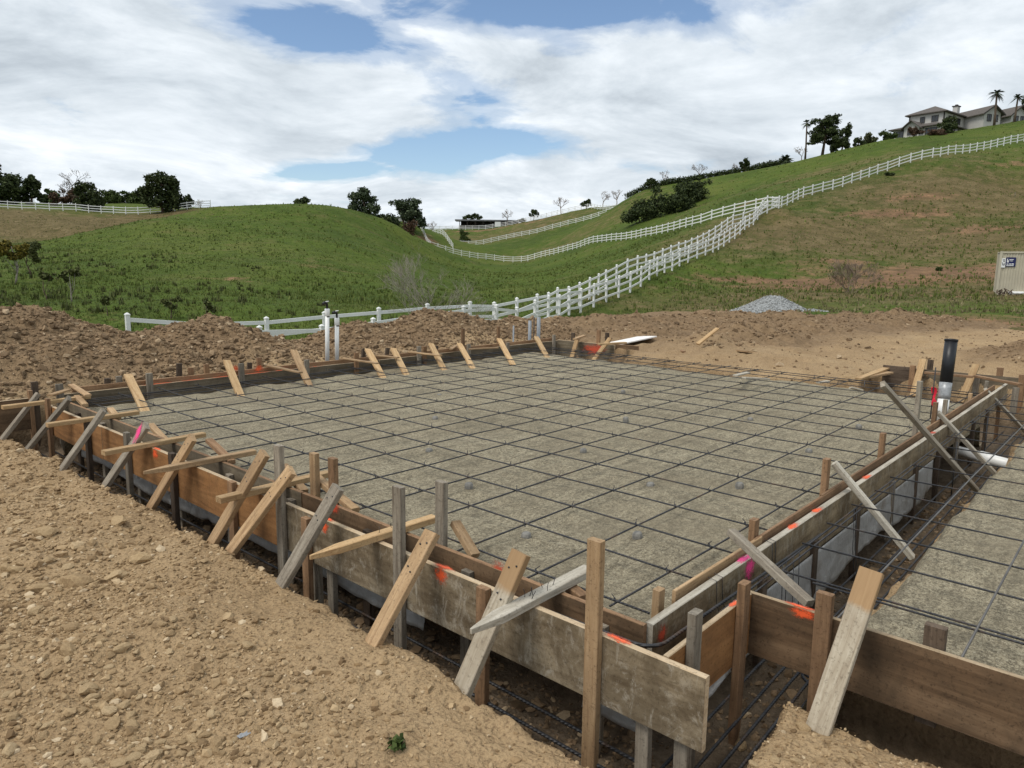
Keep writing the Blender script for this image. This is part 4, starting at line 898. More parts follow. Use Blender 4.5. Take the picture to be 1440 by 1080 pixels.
fence('white rail fence dipping through the valley and rising to the paddock corner', [(605, 348, 160), (640, 358, 165), (690, 366, 170), (730, 368, 170), (760, 362, 165), (808, 350, 150), (885, 337, 125), (945, 325, 108), (978, 317, 100), (1033, 302, 93), (1095, 293, 85)])
fence('white rail fence crossing the far brown slope towards the dark bushes', [(637, 346, 205), (655, 346, 205), (700, 339, 207), (762, 326, 205), (820, 311, 202), (885, 286, 195)])
fence('white rail fence on the skyline beside the stable', [(600, 320, 232), (640, 322, 236), (700, 318, 236), (740, 312, 234), (790, 301, 224), (830, 292, 218), (890, 275, 190)])
fence('left fence of the steep dirt lane above the valley', [(605, 348, 160), (595, 330, 172), (584, 322, 184)])
fence('right fence of the steep dirt lane above the valley', [(637, 350, 170), (622, 338, 182), (606, 322, 196)])
fence('white rail fence below the tall eucalyptus trees', [(584, 322, 184), (560, 316, 172), (540, 309, 165), (522, 304, 158)])
fence('white rail fence along the top of the dry left slope', [(-30, 288, 128), (0, 293, 130), (100, 297, 134), (200, 302, 136), (240, 300, 137), (270, 295, 138), (296, 290, 140)])
fence('short white rail fence among the dark trees above the dry slope', [(4, 280, 160), (48, 284, 162)])

# ------------------------------------------------------------------ trees and shrubs
def leaves(acc, cl, n, size, rg, flat=0.0, aspect=.55):
    """n leaf-sized quads through the volumes cl = [(centre, radii)]"""
    w = np.array([np.prod(r)**.67 for _, r in cl]); w /= w.sum(); idx = rg.choice(len(cl), n, p=w)
    C = np.array([c for c, _ in cl])[idx]; Rr = np.array([r for _, r in cl])[idx]
    d = rg.normal(size=(n, 3)); d /= np.linalg.norm(d, axis=1)[:, None]; q = rg.random(n)**.45
    c = C + d*Rr*q[:, None]*(1+.25*rg.normal(size=(n, 1))*.5)
    u = rg.normal(size=(n, 3)); u[:, 2] *= (1-flat); u /= np.linalg.norm(u, axis=1)[:, None]
    v = np.cross(u, rg.normal(size=(n, 3))); v /= (np.linalg.norm(v, axis=1)[:, None]+1e-9)
    s = size*(.55+.9*rg.random(n))[:, None]; a = u*s*.5; b = v*s*.5*aspect
    V = np.stack([c-a, c-b*1.0+a*.1, c+a, c+b+a*.1], 1).reshape(-1, 3); acc.add(V, np.arange(4*n).reshape(-1, 4))
def tree(px, py, D, label, cl, n=2200, leaf='leaf_dark', size=.5, trunk=.22, bark='bark', name='tree', cat='tree', group=None, seed=0, lean=(0, 0), stems=1, split=.25, dz=-.15, fade=0):
    """cl: clusters in pixels (dx, dy_up, rx, ry) from the sighted base; rebuilt at true size at distance D"""
    rg = np.random.default_rng(seed+int(px)*7+int(D)); b = on_hill(px, py, D, dz); k = D/F_PX
    o = thing(name, tuple(b), label, cat, group); H = np.array([cy_, sy_, 0])
    CL = []
    for (dx, dy, rx, ry) in cl:
        c = b+RT0*dx*k+np.array([0, 0, dy*k])+H*rg.uniform(-.35, .35)*rx*k; CL.append((c, np.array([rx*k, rx*k, ry*k])))
    # break each mass into uneven clumps
    sub = []
    for c, r in CL:
        m = max(5, int(9*(r[0]/1.5)**.7)); m = min(m, 26)
        for _ in range(m):
            d = rg.normal(size=3); d /= np.linalg.norm(d); f = rg.uniform(.25, .95); rr = r*rg.uniform(.22, .46); sub.append((c+d*r*f, rr))
    acc = Acc(); leaves(acc, sub, int(n*1.5), size*1.05, rg); me = acc.mesh('crown'); link('crown', me, o, None, M[leaf])
    a = Acc(); top = max(c[2] for c, _ in CL)
    for s_ in range(stems):
        base = b+RT0*(s_-(stems-1)/2)*.5; main = CL[s_ % len(CL)][0]; mid = base+(main-base)*.5+RT0*rg.uniform(-.15, .15)*(main-base)[2]
        a.tube([base, base+(mid-base)*.5+RT0*rg.uniform(-.05, .05), mid, main], [trunk, trunk*.8, trunk*.6, trunk*.25], 7)
        for c, r in CL[:10]:
            t0 = base+(mid-base)*rg.uniform(.5, 1.0); a.tube([t0, (t0+c)/2+rg.normal(size=3)*.08*np.linalg.norm(c-t0), c], [trunk*.4, trunk*.28, trunk*.08], 5)
    for c, r in sub[::2]:
        near = min(CL, key=lambda q: np.linalg.norm(q[0]-c))[0]; a.tube([near, (near+c)/2+rg.normal(size=3)*.1, c], [trunk*.16, trunk*.1, trunk*.04], 4, False)
    link('trunk', a.mesh('trunk', True), o, None, M[bark]); return o
def bare_tree(px, py, D, hpx, label, spread=.55, mat='deadwood', seed=0, depth=5, trunk=None, name='bare_tree', cat='tree', group=None, stems=1, thick=1.0, dz=-.15):
    rg = np.random.default_rng(seed+int(px)); b = on_hill(px, py, D, dz); k = D/F_PX; Hh = hpx*k; a = Acc(); tw = Acc(); tr = trunk or Hh*.022
    def grow(p, d, L, r, lv):
        q = p+d*L*.5+rg.normal(size=3)*L*.05; e = q+(d+rg.normal(size=3)*.18)*L*.5
        (a if lv > depth-2 else tw).tube([p, q, e], [r, r*.85, r*.66], 5 if lv > 2 else 3, False)
        if lv == 0: return
        for _ in range(2 if lv < depth-1 and rg.random() < .45 else 3):
            n_ = d+rg.normal(size=3)*spread; n_[2] = n_[2]*.75+.28; n_ /= np.linalg.norm(n_); grow(p+(e-p)*rg.uniform(.7, 1), n_, L*rg.uniform(.62, .82), max(r*.6, .007*thick*D/60), lv-1)
    for s_ in range(stems):
        d = np.array([0, 0, 1.0])+(rg.normal(size=3)*(.38 if stems > 1 else .08)); d[2] = abs(d[2]); d /= np.linalg.norm(d); grow(b+RT0*rg.uniform(-.1, .1)*stems*.3, d, Hh*.30, tr, depth)
    o = thing(name, tuple(b), label, cat, group)
    for nm, ac in (('trunk', a), ('twigs', tw)): link(nm, ac.mesh(nm), o, None, M[mat])
    return o
# left skyline
tree(8, 288, 150, 'big dark evergreen crowding the left end of the dry slope', [(-6, 32, 26, 22), (14, 26, 20, 22), (-18, 18, 18, 20), (4, 12, 26, 14)], 3400, 'leaf_dark', .6, .35, seed=1)
tree(45, 288, 152, 'dark evergreen beside the biggest tree at the left', [(0, 26, 14, 15), (-10, 14, 13, 14), (10, 15, 10, 14)], 2200, 'leaf_dark', .55, .3, seed=2)
bare_tree(104, 292, 146, 62, 'wide leafless tree with rusty lower twigs above the dry slope', .6, 'bark', 3, 6, .22, thick=1.3)
tree(98, 295, 147, 'rust coloured bushy shrub under the wide leafless tree', [(0, 14, 16, 13), (-16, 10, 14, 10), (14, 12, 10, 10)], 1300, 'leaf_rust', .45, .12, name='shrub', cat='shrub', seed=4)
tree(127, 303, 137, 'round nearly black bush in front of the leafless tree', [(0, 26, 20, 20), (-8, 14, 14, 13), (8, 13, 14, 14)], 3000, 'leaf_dark', .5, .25, seed=5)
tree(230, 304, 137, 'large round dark oak by the fence on the dry slope', [(0, 38, 24, 22), (-14, 24, 18, 20), (16, 22, 18, 20), (0, 14, 24, 14)], 4200, 'leaf_dark', .55, .35, seed=6)
tree(265, 297, 140, 'small dark bush at the right side of the large oak', [(0, 14, 8, 11), (-4, 7, 8, 7)], 700, 'leaf_dark', .4, .1, name='shrub', cat='shrub', seed=7)
bare_tree(283, 292, 142, 16, 'low pale bare shrub at the end of the dry slope fence', .7, 'deadwood', 8, 4, .05, name='bare_shrub', cat='shrub', stems=3)
for k, (x_, w_, h_, lf, lb) in enumerate([(72, 14, 20, 'leaf_mid', 'bushy green tree right of the dark evergreens'), (158, 18, 24, 'leaf_mid', 'green tree behind the nearly black bush'), (178, 18, 22, 'leaf_mid', 'green tree between the black bush and the large oak'), (196, 14, 26, 'leaf_mid', 'green tree touching the left side of the large oak'), (172, 20, 6, 'leaf_pale', 'low grey scrub below the fence gap by the oak')]):
    tree(x_, 290, 172, lb, [(0, h_*.6, w_, h_*.5), (w_*.5, h_*.4, w_*.6, h_*.4), (-w_*.5, h_*.4, w_*.6, h_*.4)], 1500, lf, .6, .2, seed=20+k, dz=-.6)
# middle skyline
tree(425, 290, 124, 'low dark bush breaking the crest of the green hill', [(0, 11, 14, 11), (-18, 7, 12, 7), (16, 6, 10, 6)], 2000, 'leaf_dark', .42, .1, name='shrub', cat='shrub', seed=9, dz=.8)
tree(452, 291, 124, 'small low bush right of the dark bush on the crest', [(0, 4, 12, 4), (-8, 5, 8, 4)], 600, 'leaf_dark', .4, .08, name='shrub', cat='shrub', seed=10, dz=.8)
tree(512, 306, 150, 'tall narrow eucalyptus on the shoulder of the green hill', [(-2, 44, 20, 14), (-12, 34, 12, 14), (10, 24, 16, 14), (-4, 18, 16, 14), (14, 14, 14, 8)], 3600, 'leaf_euc', .52, .3, seed=11)
tree(574, 318, 168, 'broad eucalyptus beside the tall narrow one', [(-12, 36, 14, 12), (8, 36, 14, 12), (-2, 26, 22, 14), (14, 20, 16, 14), (-20, 14, 14, 12)], 3800, 'leaf_euc', .55, .3, seed=12)
tree(576, 320, 164, 'brown withered shrub in front of the broad eucalyptus', [(0, 14, 13, 12)], 700, 'leaf_rust', .45, .1, name='shrub', cat='shrub', seed=13)
tree(545, 316, 164, 'dark bush between the two eucalyptus trees', [(0, 10, 12, 9), (-8, 6, 8, 7)], 900, 'leaf_dark', .5, .1, name='shrub', cat='shrub', seed=14)
tree(602, 322, 215, 'dark bush at the foot of the slender bare tree', [(0, 6, 8, 7), (7, 4, 6, 4)], 700, 'leaf_dark', .5, .1, name='shrub', cat='shrub', seed=15)
bare_tree(613, 322, 215, 30, 'slender bare tree between the eucalyptus and the stable', .5, 'deadwood', 16, 5, .12)
tree(663, 320, 244, 'flat topped dark tree rising over the stable roof', [(-4, 14, 8, 5), (7, 16, 7, 5)], 900, 'leaf_dark', .6, .2, seed=17)
tree(651, 341, 214, 'lone green bush on the brown bank below the stable', [(0, 7, 9, 8), (5, 4, 6, 5)], 900, 'leaf_mid', .45, .1, name='shrub', cat='shrub', seed=18)
for (x_, y_, D_, h_, lb) in [(713, 314, 238, 28, 'bare tree at the right end of the stable'), (789, 302, 226, 33, 'tallest bare tree on the slope between the stable and the bushes'), (848, 288, 214, 28, 'left bare tree of a pair by the skyline fence'), (867, 284, 210, 31, 'right bare tree of a pair by the skyline fence'), (933, 263, 182, 27, 'bare tree above the dark bushes beside a small green tree'), (982, 253, 176, 31, 'spreading bare tree above the right end of the dark bushes'), (1033, 245, 172, 18, 'small bare tree left of a leafy sapling on the hedge line'), (1127, 227, 166, 25, 'bare tree between the low palm and the tall fan palm')]:
    bare_tree(x_, y_, D_, h_, lb, .55, 'deadwood', 5, 5, h_*D_/F_PX*.024, thick=1.1)
for (x_, y_, D_, h_, w_, lb) in [(750, 309, 234, 17, 8, 'small pointed green tree on the skyline right of the stable'), (734, 312, 236, 6, 7, 'tiny round bush right of the stable'), (824, 294, 220, 14, 8, 'small round green tree on the skyline fence'), (915, 270, 178, 17, 11, 'small green tree at the top left of the dark bushes'), (1047, 243, 170, 20, 9, 'leafy sapling on the hedge line of the right hill'), (985, 253, 174, 8, 6, 'small green bush at the foot of the spreading bare tree')]:
    tree(x_, y_, D_, lb, [(0, h_*.65, w_*.8, h_*.36), (-w_*.4, h_*.5, w_*.5, h_*.28), (w_*.45, h_*.48, w_*.5, h_*.3)], 800, 'leaf_dark', .42, .12, seed=30)
# dark bushes on the right hill
for k, (x_, y_, D_, cl, lb) in enumerate([(900, 311, 140, [(0, 16, 26, 20), (-14, 9, 18, 14), (16, 18, 22, 19)], 'lowest of three near black bushes on the right hill'), (938, 300, 142, [(0, 15, 26, 20), (16, 20, 22, 18), (-14, 18, 20, 18)], 'middle of three near black bushes on the right hill'), (976, 285, 146, [(0, 15, 22, 18), (10, 20, 16, 15), (-14, 14, 20, 16)], 'highest of three near black bushes on the right hill')]):
    tree(x_, y_, D_, lb, cl, 3600, 'leaf_dark', .42, .15, name='bush', cat='bush', seed=40+k, group='near black bushes on the right hill')
a_ = Acc(); rg = np.random.default_rng(77); cl = []
for t in np.linspace(0, 1, 60):
    x_ = 885+t*220; y_ = np.interp(x_, [885, 900, 950, 1000, 1060, 1105], [275, 270, 259, 250, 239, 230]); D_ = np.interp(x_, [885, 1105], [183, 166]); p = on_hill(x_, y_, D_, .45); cl.append((p, np.array([1.3, 1.3, .85])*rg.uniform(.8, 1.25)))
leaves(a_, cl, 9000, .4, rg); hb = on_hill(990, 252, 173); o = thing('hedge', tuple(hb), 'long low dark hedge along the crest of the right hill', 'hedge'); link('crown', a_.mesh('crown'), o, None, M['leaf_dark'])
# palms
def palm(px, py, D, hpx, fr_px, label, n=26, trunk=.22, droop=.9, leaf='leaf_dark', fan=False, seed=0):
    rg = np.random.default_rng(seed+px); b = on_hill(px, py, D, -.15); k = D/F_PX; Hh = hpx*k; R_ = fr_px*k; o = thing('palm_tree', tuple(b), label, 'palm')
    top = b+np.array([0, 0, Hh])+RT0*rg.uniform(-.03, .05)*Hh; a = Acc(); a.tube([b, b+(top-b)*.35+RT0*.05, b+(top-b)*.7, top], [trunk*1.25, trunk, trunk*.85, trunk*.8], 8); link('trunk', a.mesh('trunk', True), o, None, M['bark'])
    f = Acc()
    for q in range(n):
        az = q*2.399+rg.uniform(-.2, .2); el = rg.uniform(-.35, 1.25) if not fan else rg.uniform(-.9, 1.3); d = np.array([math.cos(az)*math.cos(el), math.sin(az)*math.cos(el), math.sin(el)]); L = R_*rg.uniform(.8, 1.1)
        sp = [top+d*L*t-np.array([0, 0, droop*L*.55*t*t]) for t in np.linspace(0, 1, 7)]; f.tube(sp, [.04, .035, .03, .025, .02, .015, .01], 3, False)
        side = np.cross(d, [0, 0, 1.0]); side /= np.linalg.norm(side)+1e-6
        for s in range(1, 7):
            if fan and s < 3: continue
            for sg in (-1, 1):
                for u in (0, .5):
                    c = sp[s]*(1-u)+sp[s-1]*u; t_ = (sp[s]-sp[s-1]); t_ = t_/np.linalg.norm(t_); lw = R_*(.22 if not fan else .3)*math.sin(math.pi*min(.95, s/7+.12))
                    e = c+side*sg*lw+t_*lw*.6-np.array([0, 0, lw*.35]); wv = t_*R_*.05; f.add(np.array([c-wv, c+wv, e]), np.array([(0, 1, 2)]))
    link('fronds', f.mesh('fronds'), o, None, M[leaf]); return o
palm(1105, 229, 166, 7, 13.5, 'low bushy date palm on the crest of the right hill', 34, .4, .8, 'leaf_euc')
palm(1132, 227, 166, 50, 8, 'tall thin fan palm beside the dark pine', 30, .2, .6, 'leaf_dark', True)
palm(1398, 176, 156, 44, 13, 'feathery palm in front of the right hand house', 22, .22, 1.0, 'leaf_euc')
palm(1426, 172, 157, 34, 11, 'shorter palm at the gable of the right hand house', 18, .2, 1.0, 'leaf_dark')
tree(1446, 172, 165, 'tree overhanging the far end of the right hand house', [(0, 44, 12, 14), (-4, 26, 12, 14)], 1800, 'leaf_euc', .5, .2, seed=50)
tree(1156, 222, 164, 'tall dark pine on the right hill', [(6, 48, 16, 9), (-4, 40, 18, 9), (8, 32, 22, 9), (-8, 24, 16, 8), (14, 20, 18, 9), (-16, 17, 9, 5)], 4600, 'leaf_dark', .45, .35, seed=51)
tree(1183, 216, 160, 'dark tree leaning against the tall pine', [(2, 24, 9, 12), (-2, 12, 13, 11), (6, 10, 8, 9)], 2200, 'leaf_dark', .45, .2, seed=52)
tree(1170, 219, 162, 'grey green bush between the pine trunk and the dark tree', [(0, 7, 7, 7)], 500, 'leaf_euc', .35, .08, name='shrub', cat='shrub', seed=53)
tree(1207, 209, 156, 'round dark bush left of the pale shrubs on the crest', [(0, 7, 8, 8)], 800, 'leaf_dark', .4, .1, name='shrub', cat='shrub', seed=54)
tree(1226, 206, 156, 'pale olive shrub on the crest left of the house', [(0, 9, 12, 9), (-8, 8, 8, 8)], 1100, 'leaf_pale', .38, .1, name='shrub', cat='shrub', seed=55)
tree(1246, 200, 156, 'dark twiggy shrub next to the pale olive shrub', [(0, 9, 12, 9), (6, 6, 8, 6)], 1000, 'leaf_mid', .38, .1, name='shrub', cat='shrub', seed=56)
tree(1283, 196, 151, 'brownish shrub in front of the left wing of the house', [(0, 10, 8, 9), (4, 6, 8, 6)], 900, 'leaf_rust', .35, .1, name='shrub', cat='shrub', seed=57)
tree(1333, 194, 150, 'dark spreading tree against the house front', [(0, 18, 10, 12), (-4, 8, 12, 8), (6, 8, 9, 8)], 1700, 'leaf_dark', .4, .15, seed=58)
tree(1322, 197, 147, 'low brown scrub below the house front', [(0, 5, 14, 6), (-14, 4, 8, 4)], 900, 'leaf_rust', .35, .08, name='shrub', cat='shrub', seed=59)
tree(1252, 241, 104, 'dark bush just above the fence on the right hill', [(0, 3, 8, 4)], 700, 'leaf_dark', .25, .05, name='shrub', cat='shrub', seed=60)
tree(1320, 386, 58, 'small green weed clump on the bare brown slope', [(0, 4, 9, 4)], 600, 'leaf_mid', .16, .03, name='shrub', cat='shrub', seed=61)
# saplings on the left slope
tree(21, 392, 46, 'flowering sapling with yellowish crown and white painted trunk', [(-4, 56, 20, 14), (14, 50, 14, 10), (-20, 50, 16, 12), (2, 42, 16, 8)], 2600, 'leaf_yellow', .17, .07, 'bark_pale', seed=62, name='sapling')
tree(44, 384, 50, 'dark green bush behind the yellowish sapling', [(0, 40, 16, 13), (8, 32, 12, 10)], 1500, 'leaf_sap', .17, .06, seed=63, name='sapling')
tree(66, 418, 38, 'thin sapling with a sparse olive crown', [(-4, 36, 12, 7), (8, 38, 10, 7)], 520, 'leaf_sap', .13, .04, seed=64, name='sapling')
tree(101, 428, 36, 'thin sapling with a narrow yellow tipped crown', [(0, 44, 12, 9), (-6, 38, 8, 8), (8, 48, 8, 5)], 560, 'leaf_sap', .13, .04, 'bark_pale', seed=65, name='sapling')
tree(150, 452, 30, 'weak sapling stem above the first spoil heap', [(0, 22, 7, 10)], 160, 'leaf_sap', .11, .025, seed=66, name='sapling')
tree(243, 452, 30, 'young sapling with arching olive leaves by the lower fence', [(0, 26, 14, 8), (10, 32, 8, 5)], 420, 'leaf_sap', .12, .035, seed=67, name='sapling')
tree(292, 448, 31, 'young sapling standing above the second spoil heap', [(0, 22, 10, 8), (6, 14, 8, 6)], 340, 'leaf_sap', .12, .03, seed=68, name='sapling')
bare_tree(606, 448, 29, 150, 'leafless grey shrub growing behind the tallest spoil heap', .42, 'bark_pale', 69, 5, .018, 'bare_shrub', 'shrub', stems=6, thick=1.1, dz=-.2)
bare_tree(1195, 413, 46, 60, 'leafless twiggy shrub on the bare ground below the right hill', .34, 'deadwood', 70, 5, .02, 'bare_shrub', 'shrub', stems=8, thick=1.5)
bare_tree(1425, 286, 92, 14, 'single dry stalk on the right hillside', .2, 'bark_pale', 71, 2, .03, 'dry_stalk', 'plant')

# ------------------------------------------------------------------ houses, stable, shed, container
Hd = np.array([cy_, sy_, 0.0])
def loc_m(origin, ang):
    a = RT0*math.cos(ang)+Hd*math.sin(ang); b = -RT0*math.sin(ang)+Hd*math.cos(ang)
    return Matrix(((a[0], b[0], 0, origin[0]), (a[1], b[1], 0, origin[1]), (0, 0, 1, origin[2]), (0, 0, 0, 1)))
def part(parent, name, acc, mat, m): return link(name, acc.mesh(name), parent, m, M[mat])
def gable(acc, x0, x1, y0, y1, z, h, over=.5, t=.18):
    """gable roof with ridge along y"""
    xm = (x0+x1)/2; X0, X1, Y0, Y1 = x0-over, x1+over, y0-over, y1+over; e = h*over/((x1-x0)/2)
    V = []
    for y in (Y0, Y1): V += [(X0, y, z-e), (xm, y, z+h), (X1, y, z-e), (X1, y, z-e-t), (xm, y, z+h-t), (X0, y, z-e-t)]
    acc.add(np.array(V), np.array([(0, 1, 7, 6), (1, 2, 8, 7), (2, 3, 9, 8), (3, 4, 10, 9), (4, 5, 11, 10), (5, 0, 6, 11), (0, 5, 4, 1), (1, 4, 3, 2), (6, 7, 10, 11), (7, 8, 9, 10)]))
def hip(acc, x0, x1, y0, y1, z, h, over=.6, t=.2):
    X0, X1, Y0, Y1 = x0-over, x1+over, y0-over, y1+over; w = min(X1-X0, Y1-Y0)/2
    if (Y1-Y0) > (X1-X0): r0, r1 = ((X0+X1)/2, Y0+w), ((X0+X1)/2, Y1-w)
    else: r0, r1 = (X0+w, (Y0+Y1)/2), (X1-w, (Y0+Y1)/2)
    V = np.array([(X0, Y0, z), (X1, Y0, z), (X1, Y1, z), (X0, Y1, z), (*r0, z+h), (*r1, z+h), (X0, Y0, z-t), (X1, Y0, z-t), (X1, Y1, z-t), (X0, Y1, z-t)])
    if (Y1-Y0) > (X1-X0): F3, F4 = [(0, 1, 4), (2, 3, 5)], [(1, 2, 5, 4), (3, 0, 4, 5)]
    else: F3, F4 = [(1, 2, 5), (3, 0, 4)], [(0, 1, 5, 4), (2, 3, 4, 5)]
    acc.add(V, np.array(F3), np.array(F4+[(1, 0, 6, 7), (2, 1, 7, 8), (3, 2, 8, 9), (0, 3, 9, 6), (6, 9, 8, 7)]))
def window(parent, m, x0, x1, z0, z1, y, axis='y', deep=.08):
    """window on a wall facing -y (axis y) or -x (axis x) at coordinate y"""
    f = Acc(); g = Acc(); w = .12
    def bx(acc, a0, a1, b0, b1, d0, d1):
        if axis == 'y': acc.box(a0, a1, y-d1, y-d0, b0, b1)
        else: acc.box(y-d1, y-d0, a0, a1, b0, b1)
    for (a0, a1, b0, b1) in [(x0-w, x1+w, z1, z1+w), (x0-w, x1+w, z0-w, z0), (x0-w, x0, z0, z1), (x1, x1+w, z0, z1), ((x0+x1)/2-.04, (x0+x1)/2+.04, z0, z1)]: bx(f, a0, a1, b0, b1, 0, deep)
    bx(g, x0, x1, z0, z1, .005, .03)
    fo_ = part(parent, 'window', f, 'trim', m); part(fo_, 'pane', g, 'glass', m)
k = 158/F_PX; c0 = sD(1330, 155, 158); zg = tz(c0[0], c0[1])
hs = thing('house', (c0[0], c0[1], zg), 'two storey white house with grey hipped roofs and a white chimney on the hill', 'house'); m = loc_m((c0[0], c0[1], 0), rad(38))
ze = c0[2]; zl = ze-2.9; zb = zg-4
A = Acc(); A.box(.35, 15, .35, 7.6, zl-.4, ze-.1); part(hs, 'wall', A, 'stucco', m)
A = Acc(); A.box(-2.6, 12.5, -1.0, 9.6, zb, zl-.35); A.box(-3.6, 0, 3.6, 6.8, zb, zl-.2); part(hs, 'wall', A, 'stucco', m)
A = Acc(); hip(A, .35, 15, .35, 7.6, ze, 2.0, .8); part(hs, 'roof', A, 'roof', m)
A = Acc(); hip(A, -2.6, 12.5, -1.0, 9.6, zl-.3, 1.7, .8)
rf = part(hs, 'roof', A, 'roof', m)
A = Acc(); gable(A, 3.6, 6.8, -3.8, .0, zl-.2, 1.3, .6)
Vr = A.v[0].copy(); A.v[0] = np.stack([Vr[:, 1], Vr[:, 0], Vr[:, 2]], 1); A.f = {4: [f[:, ::-1] for f in A.f[4]]}; part(hs, 'roof', A, 'roof', m)
A = Acc(); A.add(np.array([(-3.61, 3.6, zl-.25), (-3.61, 6.8, zl-.25), (-3.61, 5.2, zl+.95), (-3.4, 3.6, zl-.25), (-3.4, 6.8, zl-.25), (-3.4, 5.2, zl+.95)]), np.array([(0, 2, 1), (3, 4, 5)]), np.array([(0, 1, 4, 3), (1, 2, 5, 4), (2, 0, 3, 5)])); part(hs, 'gable_wall', A, 'stucco', m)
A = Acc(); A.box(10.2, 11.6, 1.8, 2.8, ze, ze+2.5); ch = part(hs, 'chimney', A, 'stucco', m); A = Acc(); A.box(10.05, 11.75, 1.65, 2.95, ze+2.5, ze+2.7); A.box(10.6, 11.2, 2.05, 2.55, ze+2.7, ze+3.0); part(ch, 'chimney_cap', A, 'trim', m)
for (x0, x1) in [(2.6, 4.0), (7.0, 8.6), (11.5, 12.6)]: window(hs, m, x0, x1, ze-1.9, ze-.8, .34, 'y')
for (y0, y1) in [(1.6, 2.8), (4.4, 5.2)]: window(hs, m, y0, y1, ze-1.9, ze-.8, .34, 'x')
for (y0, y1) in [(.4, 2.6), (7.4, 8.8)]: window(hs, m, y0, y1, zl-2.6, zl-.9, -2.61, 'x')
window(hs, m, 4.5, 5.9, zl-1.9, zl-.7, -3.62, 'x'); window(hs, m, 1.0, 3.0, zl-2.4, zl-.9, -1.01, 'y'); window(hs, m, 4.6, 7.4, zl-2.6, zl-.8, -1.01, 'y')
for (x0, y0) in [(.35, .35), (15, .35), (.35, 7.6)]:
    A = Acc(); A.box(x0-.12, x0+.12, y0-.12, y0+.12, zl-.2, ze-.2); part(hs, 'corner_trim', A, 'trim', m)
A = Acc(); A.box(12.6, 18.0, -.4, 3.0, zl-.6, zl-.35); A.box(17.7, 18.0, -.4, -.1, zb, zl-.6); A.box(12.6, 18.0, 2.9, 3.0, zb, zl-.6); part(hs, 'porch', A, 'trim', m)

c1 = sD(1405, 168, 163); zg1 = tz(c1[0], c1[1]); h2 = thing('house', (c1[0], c1[1], zg1), 'single storey white house with dark gable trim at the top of the hill', 'house'); m1 = loc_m((c1[0], c1[1], 0), rad(14)); zw = sD(1405, 161, 163)[2]; kk = 163/F_PX
A = Acc(); A.box(-36*kk, -8*kk, -1.5, 6, zg1-4, zw); part(h2, 'wall', A, 'stucco', m1); A = Acc(); A.box(-8*kk, 52*kk, .6, 9, zg1-4, zw-.1); A.box(8*kk, 36*kk, -1.8, 1, zg1-4, zw-.02); part(h2, 'wall', A, 'stucco', m1)
for (x0, x1, yf, hh) in [(-36*kk, -8*kk, -1.5, 1.5), (8*kk, 36*kk, -1.8, 1.75)]:
    A = Acc(); gable(A, x0, x1, yf, 7, zw, hh, .7); part(h2, 'roof', A, 'roof', m1)
    A = Acc(); xm = (x0+x1)/2; A.add(np.array([(x0, yf+.01, zw-.1), (x1, yf+.01, zw-.1), (xm, yf+.01, zw+hh-.2), (x0, yf+.2, zw-.1), (x1, yf+.2, zw-.1), (xm, yf+.2, zw+hh-.2)]), np.array([(0, 1, 2), (3, 5, 4)]), np.array([(0, 3, 4, 1), (1, 4, 5, 2), (2, 5, 3, 0)])); part(h2, 'gable_wall', A, 'stucco', m1)
    sl = math.hypot((x1-x0)/2+.7, hh*1.3)
    for sg in (-1, 1):
        A = Acc(); xe = xm+sg*((x1-x0)/2+.7); ee = hh*.7/((x1-x0)/2)
        A.add(np.array([(xm, yf-.75, zw+hh+.02), (xe, yf-.75, zw-ee+.02), (xe, yf-.75, zw-ee-.30), (xm, yf-.75, zw+hh-.30), (xm, yf-.66, zw+hh+.02), (xe, yf-.66, zw-ee+.02), (xe, yf-.66, zw-ee-.30), (xm, yf-.66, zw+hh-.30)]), np.array([(0, 1, 2, 3), (4, 7, 6, 5), (0, 4, 5, 1), (3, 2, 6, 7), (1, 5, 6, 2), (0, 3, 7, 4)])); part(h2, 'barge_board', A, 'trim', m1)
A = Acc(); hip(A, -8*kk, 52*kk, .6, 9, zw-.05, 1.9, .6); part(h2, 'roof', A, 'roof', m1)
for (x0, x1, yf) in [(-30*kk, -24*kk, -1.5), (-19*kk, -13*kk, -1.5), (13*kk, 20*kk, -1.8), (25*kk, 31*kk, -1.8), (-5*kk, 3*kk, .6)]: window(h2, m1, x0, x1, zw-1.9, zw-.6, yf, 'y')

b = on_hill(690, 321, 241); st = thing('stable', tuple(b), 'long low dark stable with flat roof and open front on the far ridge', 'stable'); ms = loc_m((b[0], b[1], b[2]), 0); ks = 241/F_PX
A = Acc(); A.box(-42*ks, 40*ks, 4.2, 4.4, -2, 2.3); A.box(-42*ks, -41*ks, 0, 4.4, -2, 2.3); A.box(39*ks, 40*ks, 0, 4.4, -2, 2.3); part(st, 'wall', A, 'barn', ms)
A = Acc(); A.box(-50*ks, 46*ks, -.8, 5.0, 2.3, 2.75); part(st, 'roof', A, 'tin', ms)
for i in range(9): A = Acc(); x0 = (-44+i*11)*ks; A.box(x0, x0+.2, -.6, -.4, -2, 2.3); part(st, 'post', A, 'barn', ms)
for i in (0, 1, 3, 4, 5, 7): A = Acc(); x0 = (-44+i*11)*ks; A.box(x0+.25, x0+11*ks-.05, -.5, -.42, -1.6, .9); part(st, 'stall_panel', A, 'barn' if i != 5 else 'tin', ms)
A = Acc(); A.box(6*ks, 14*ks, -.75, -.62, .6, 2.1); part(st, 'awning', A, 'white', ms)
b = on_hill(570, 319, 176); sh = thing('shed', tuple(b), 'small white shed roof below the broad eucalyptus', 'shed'); ms = loc_m(tuple(b), rad(15))
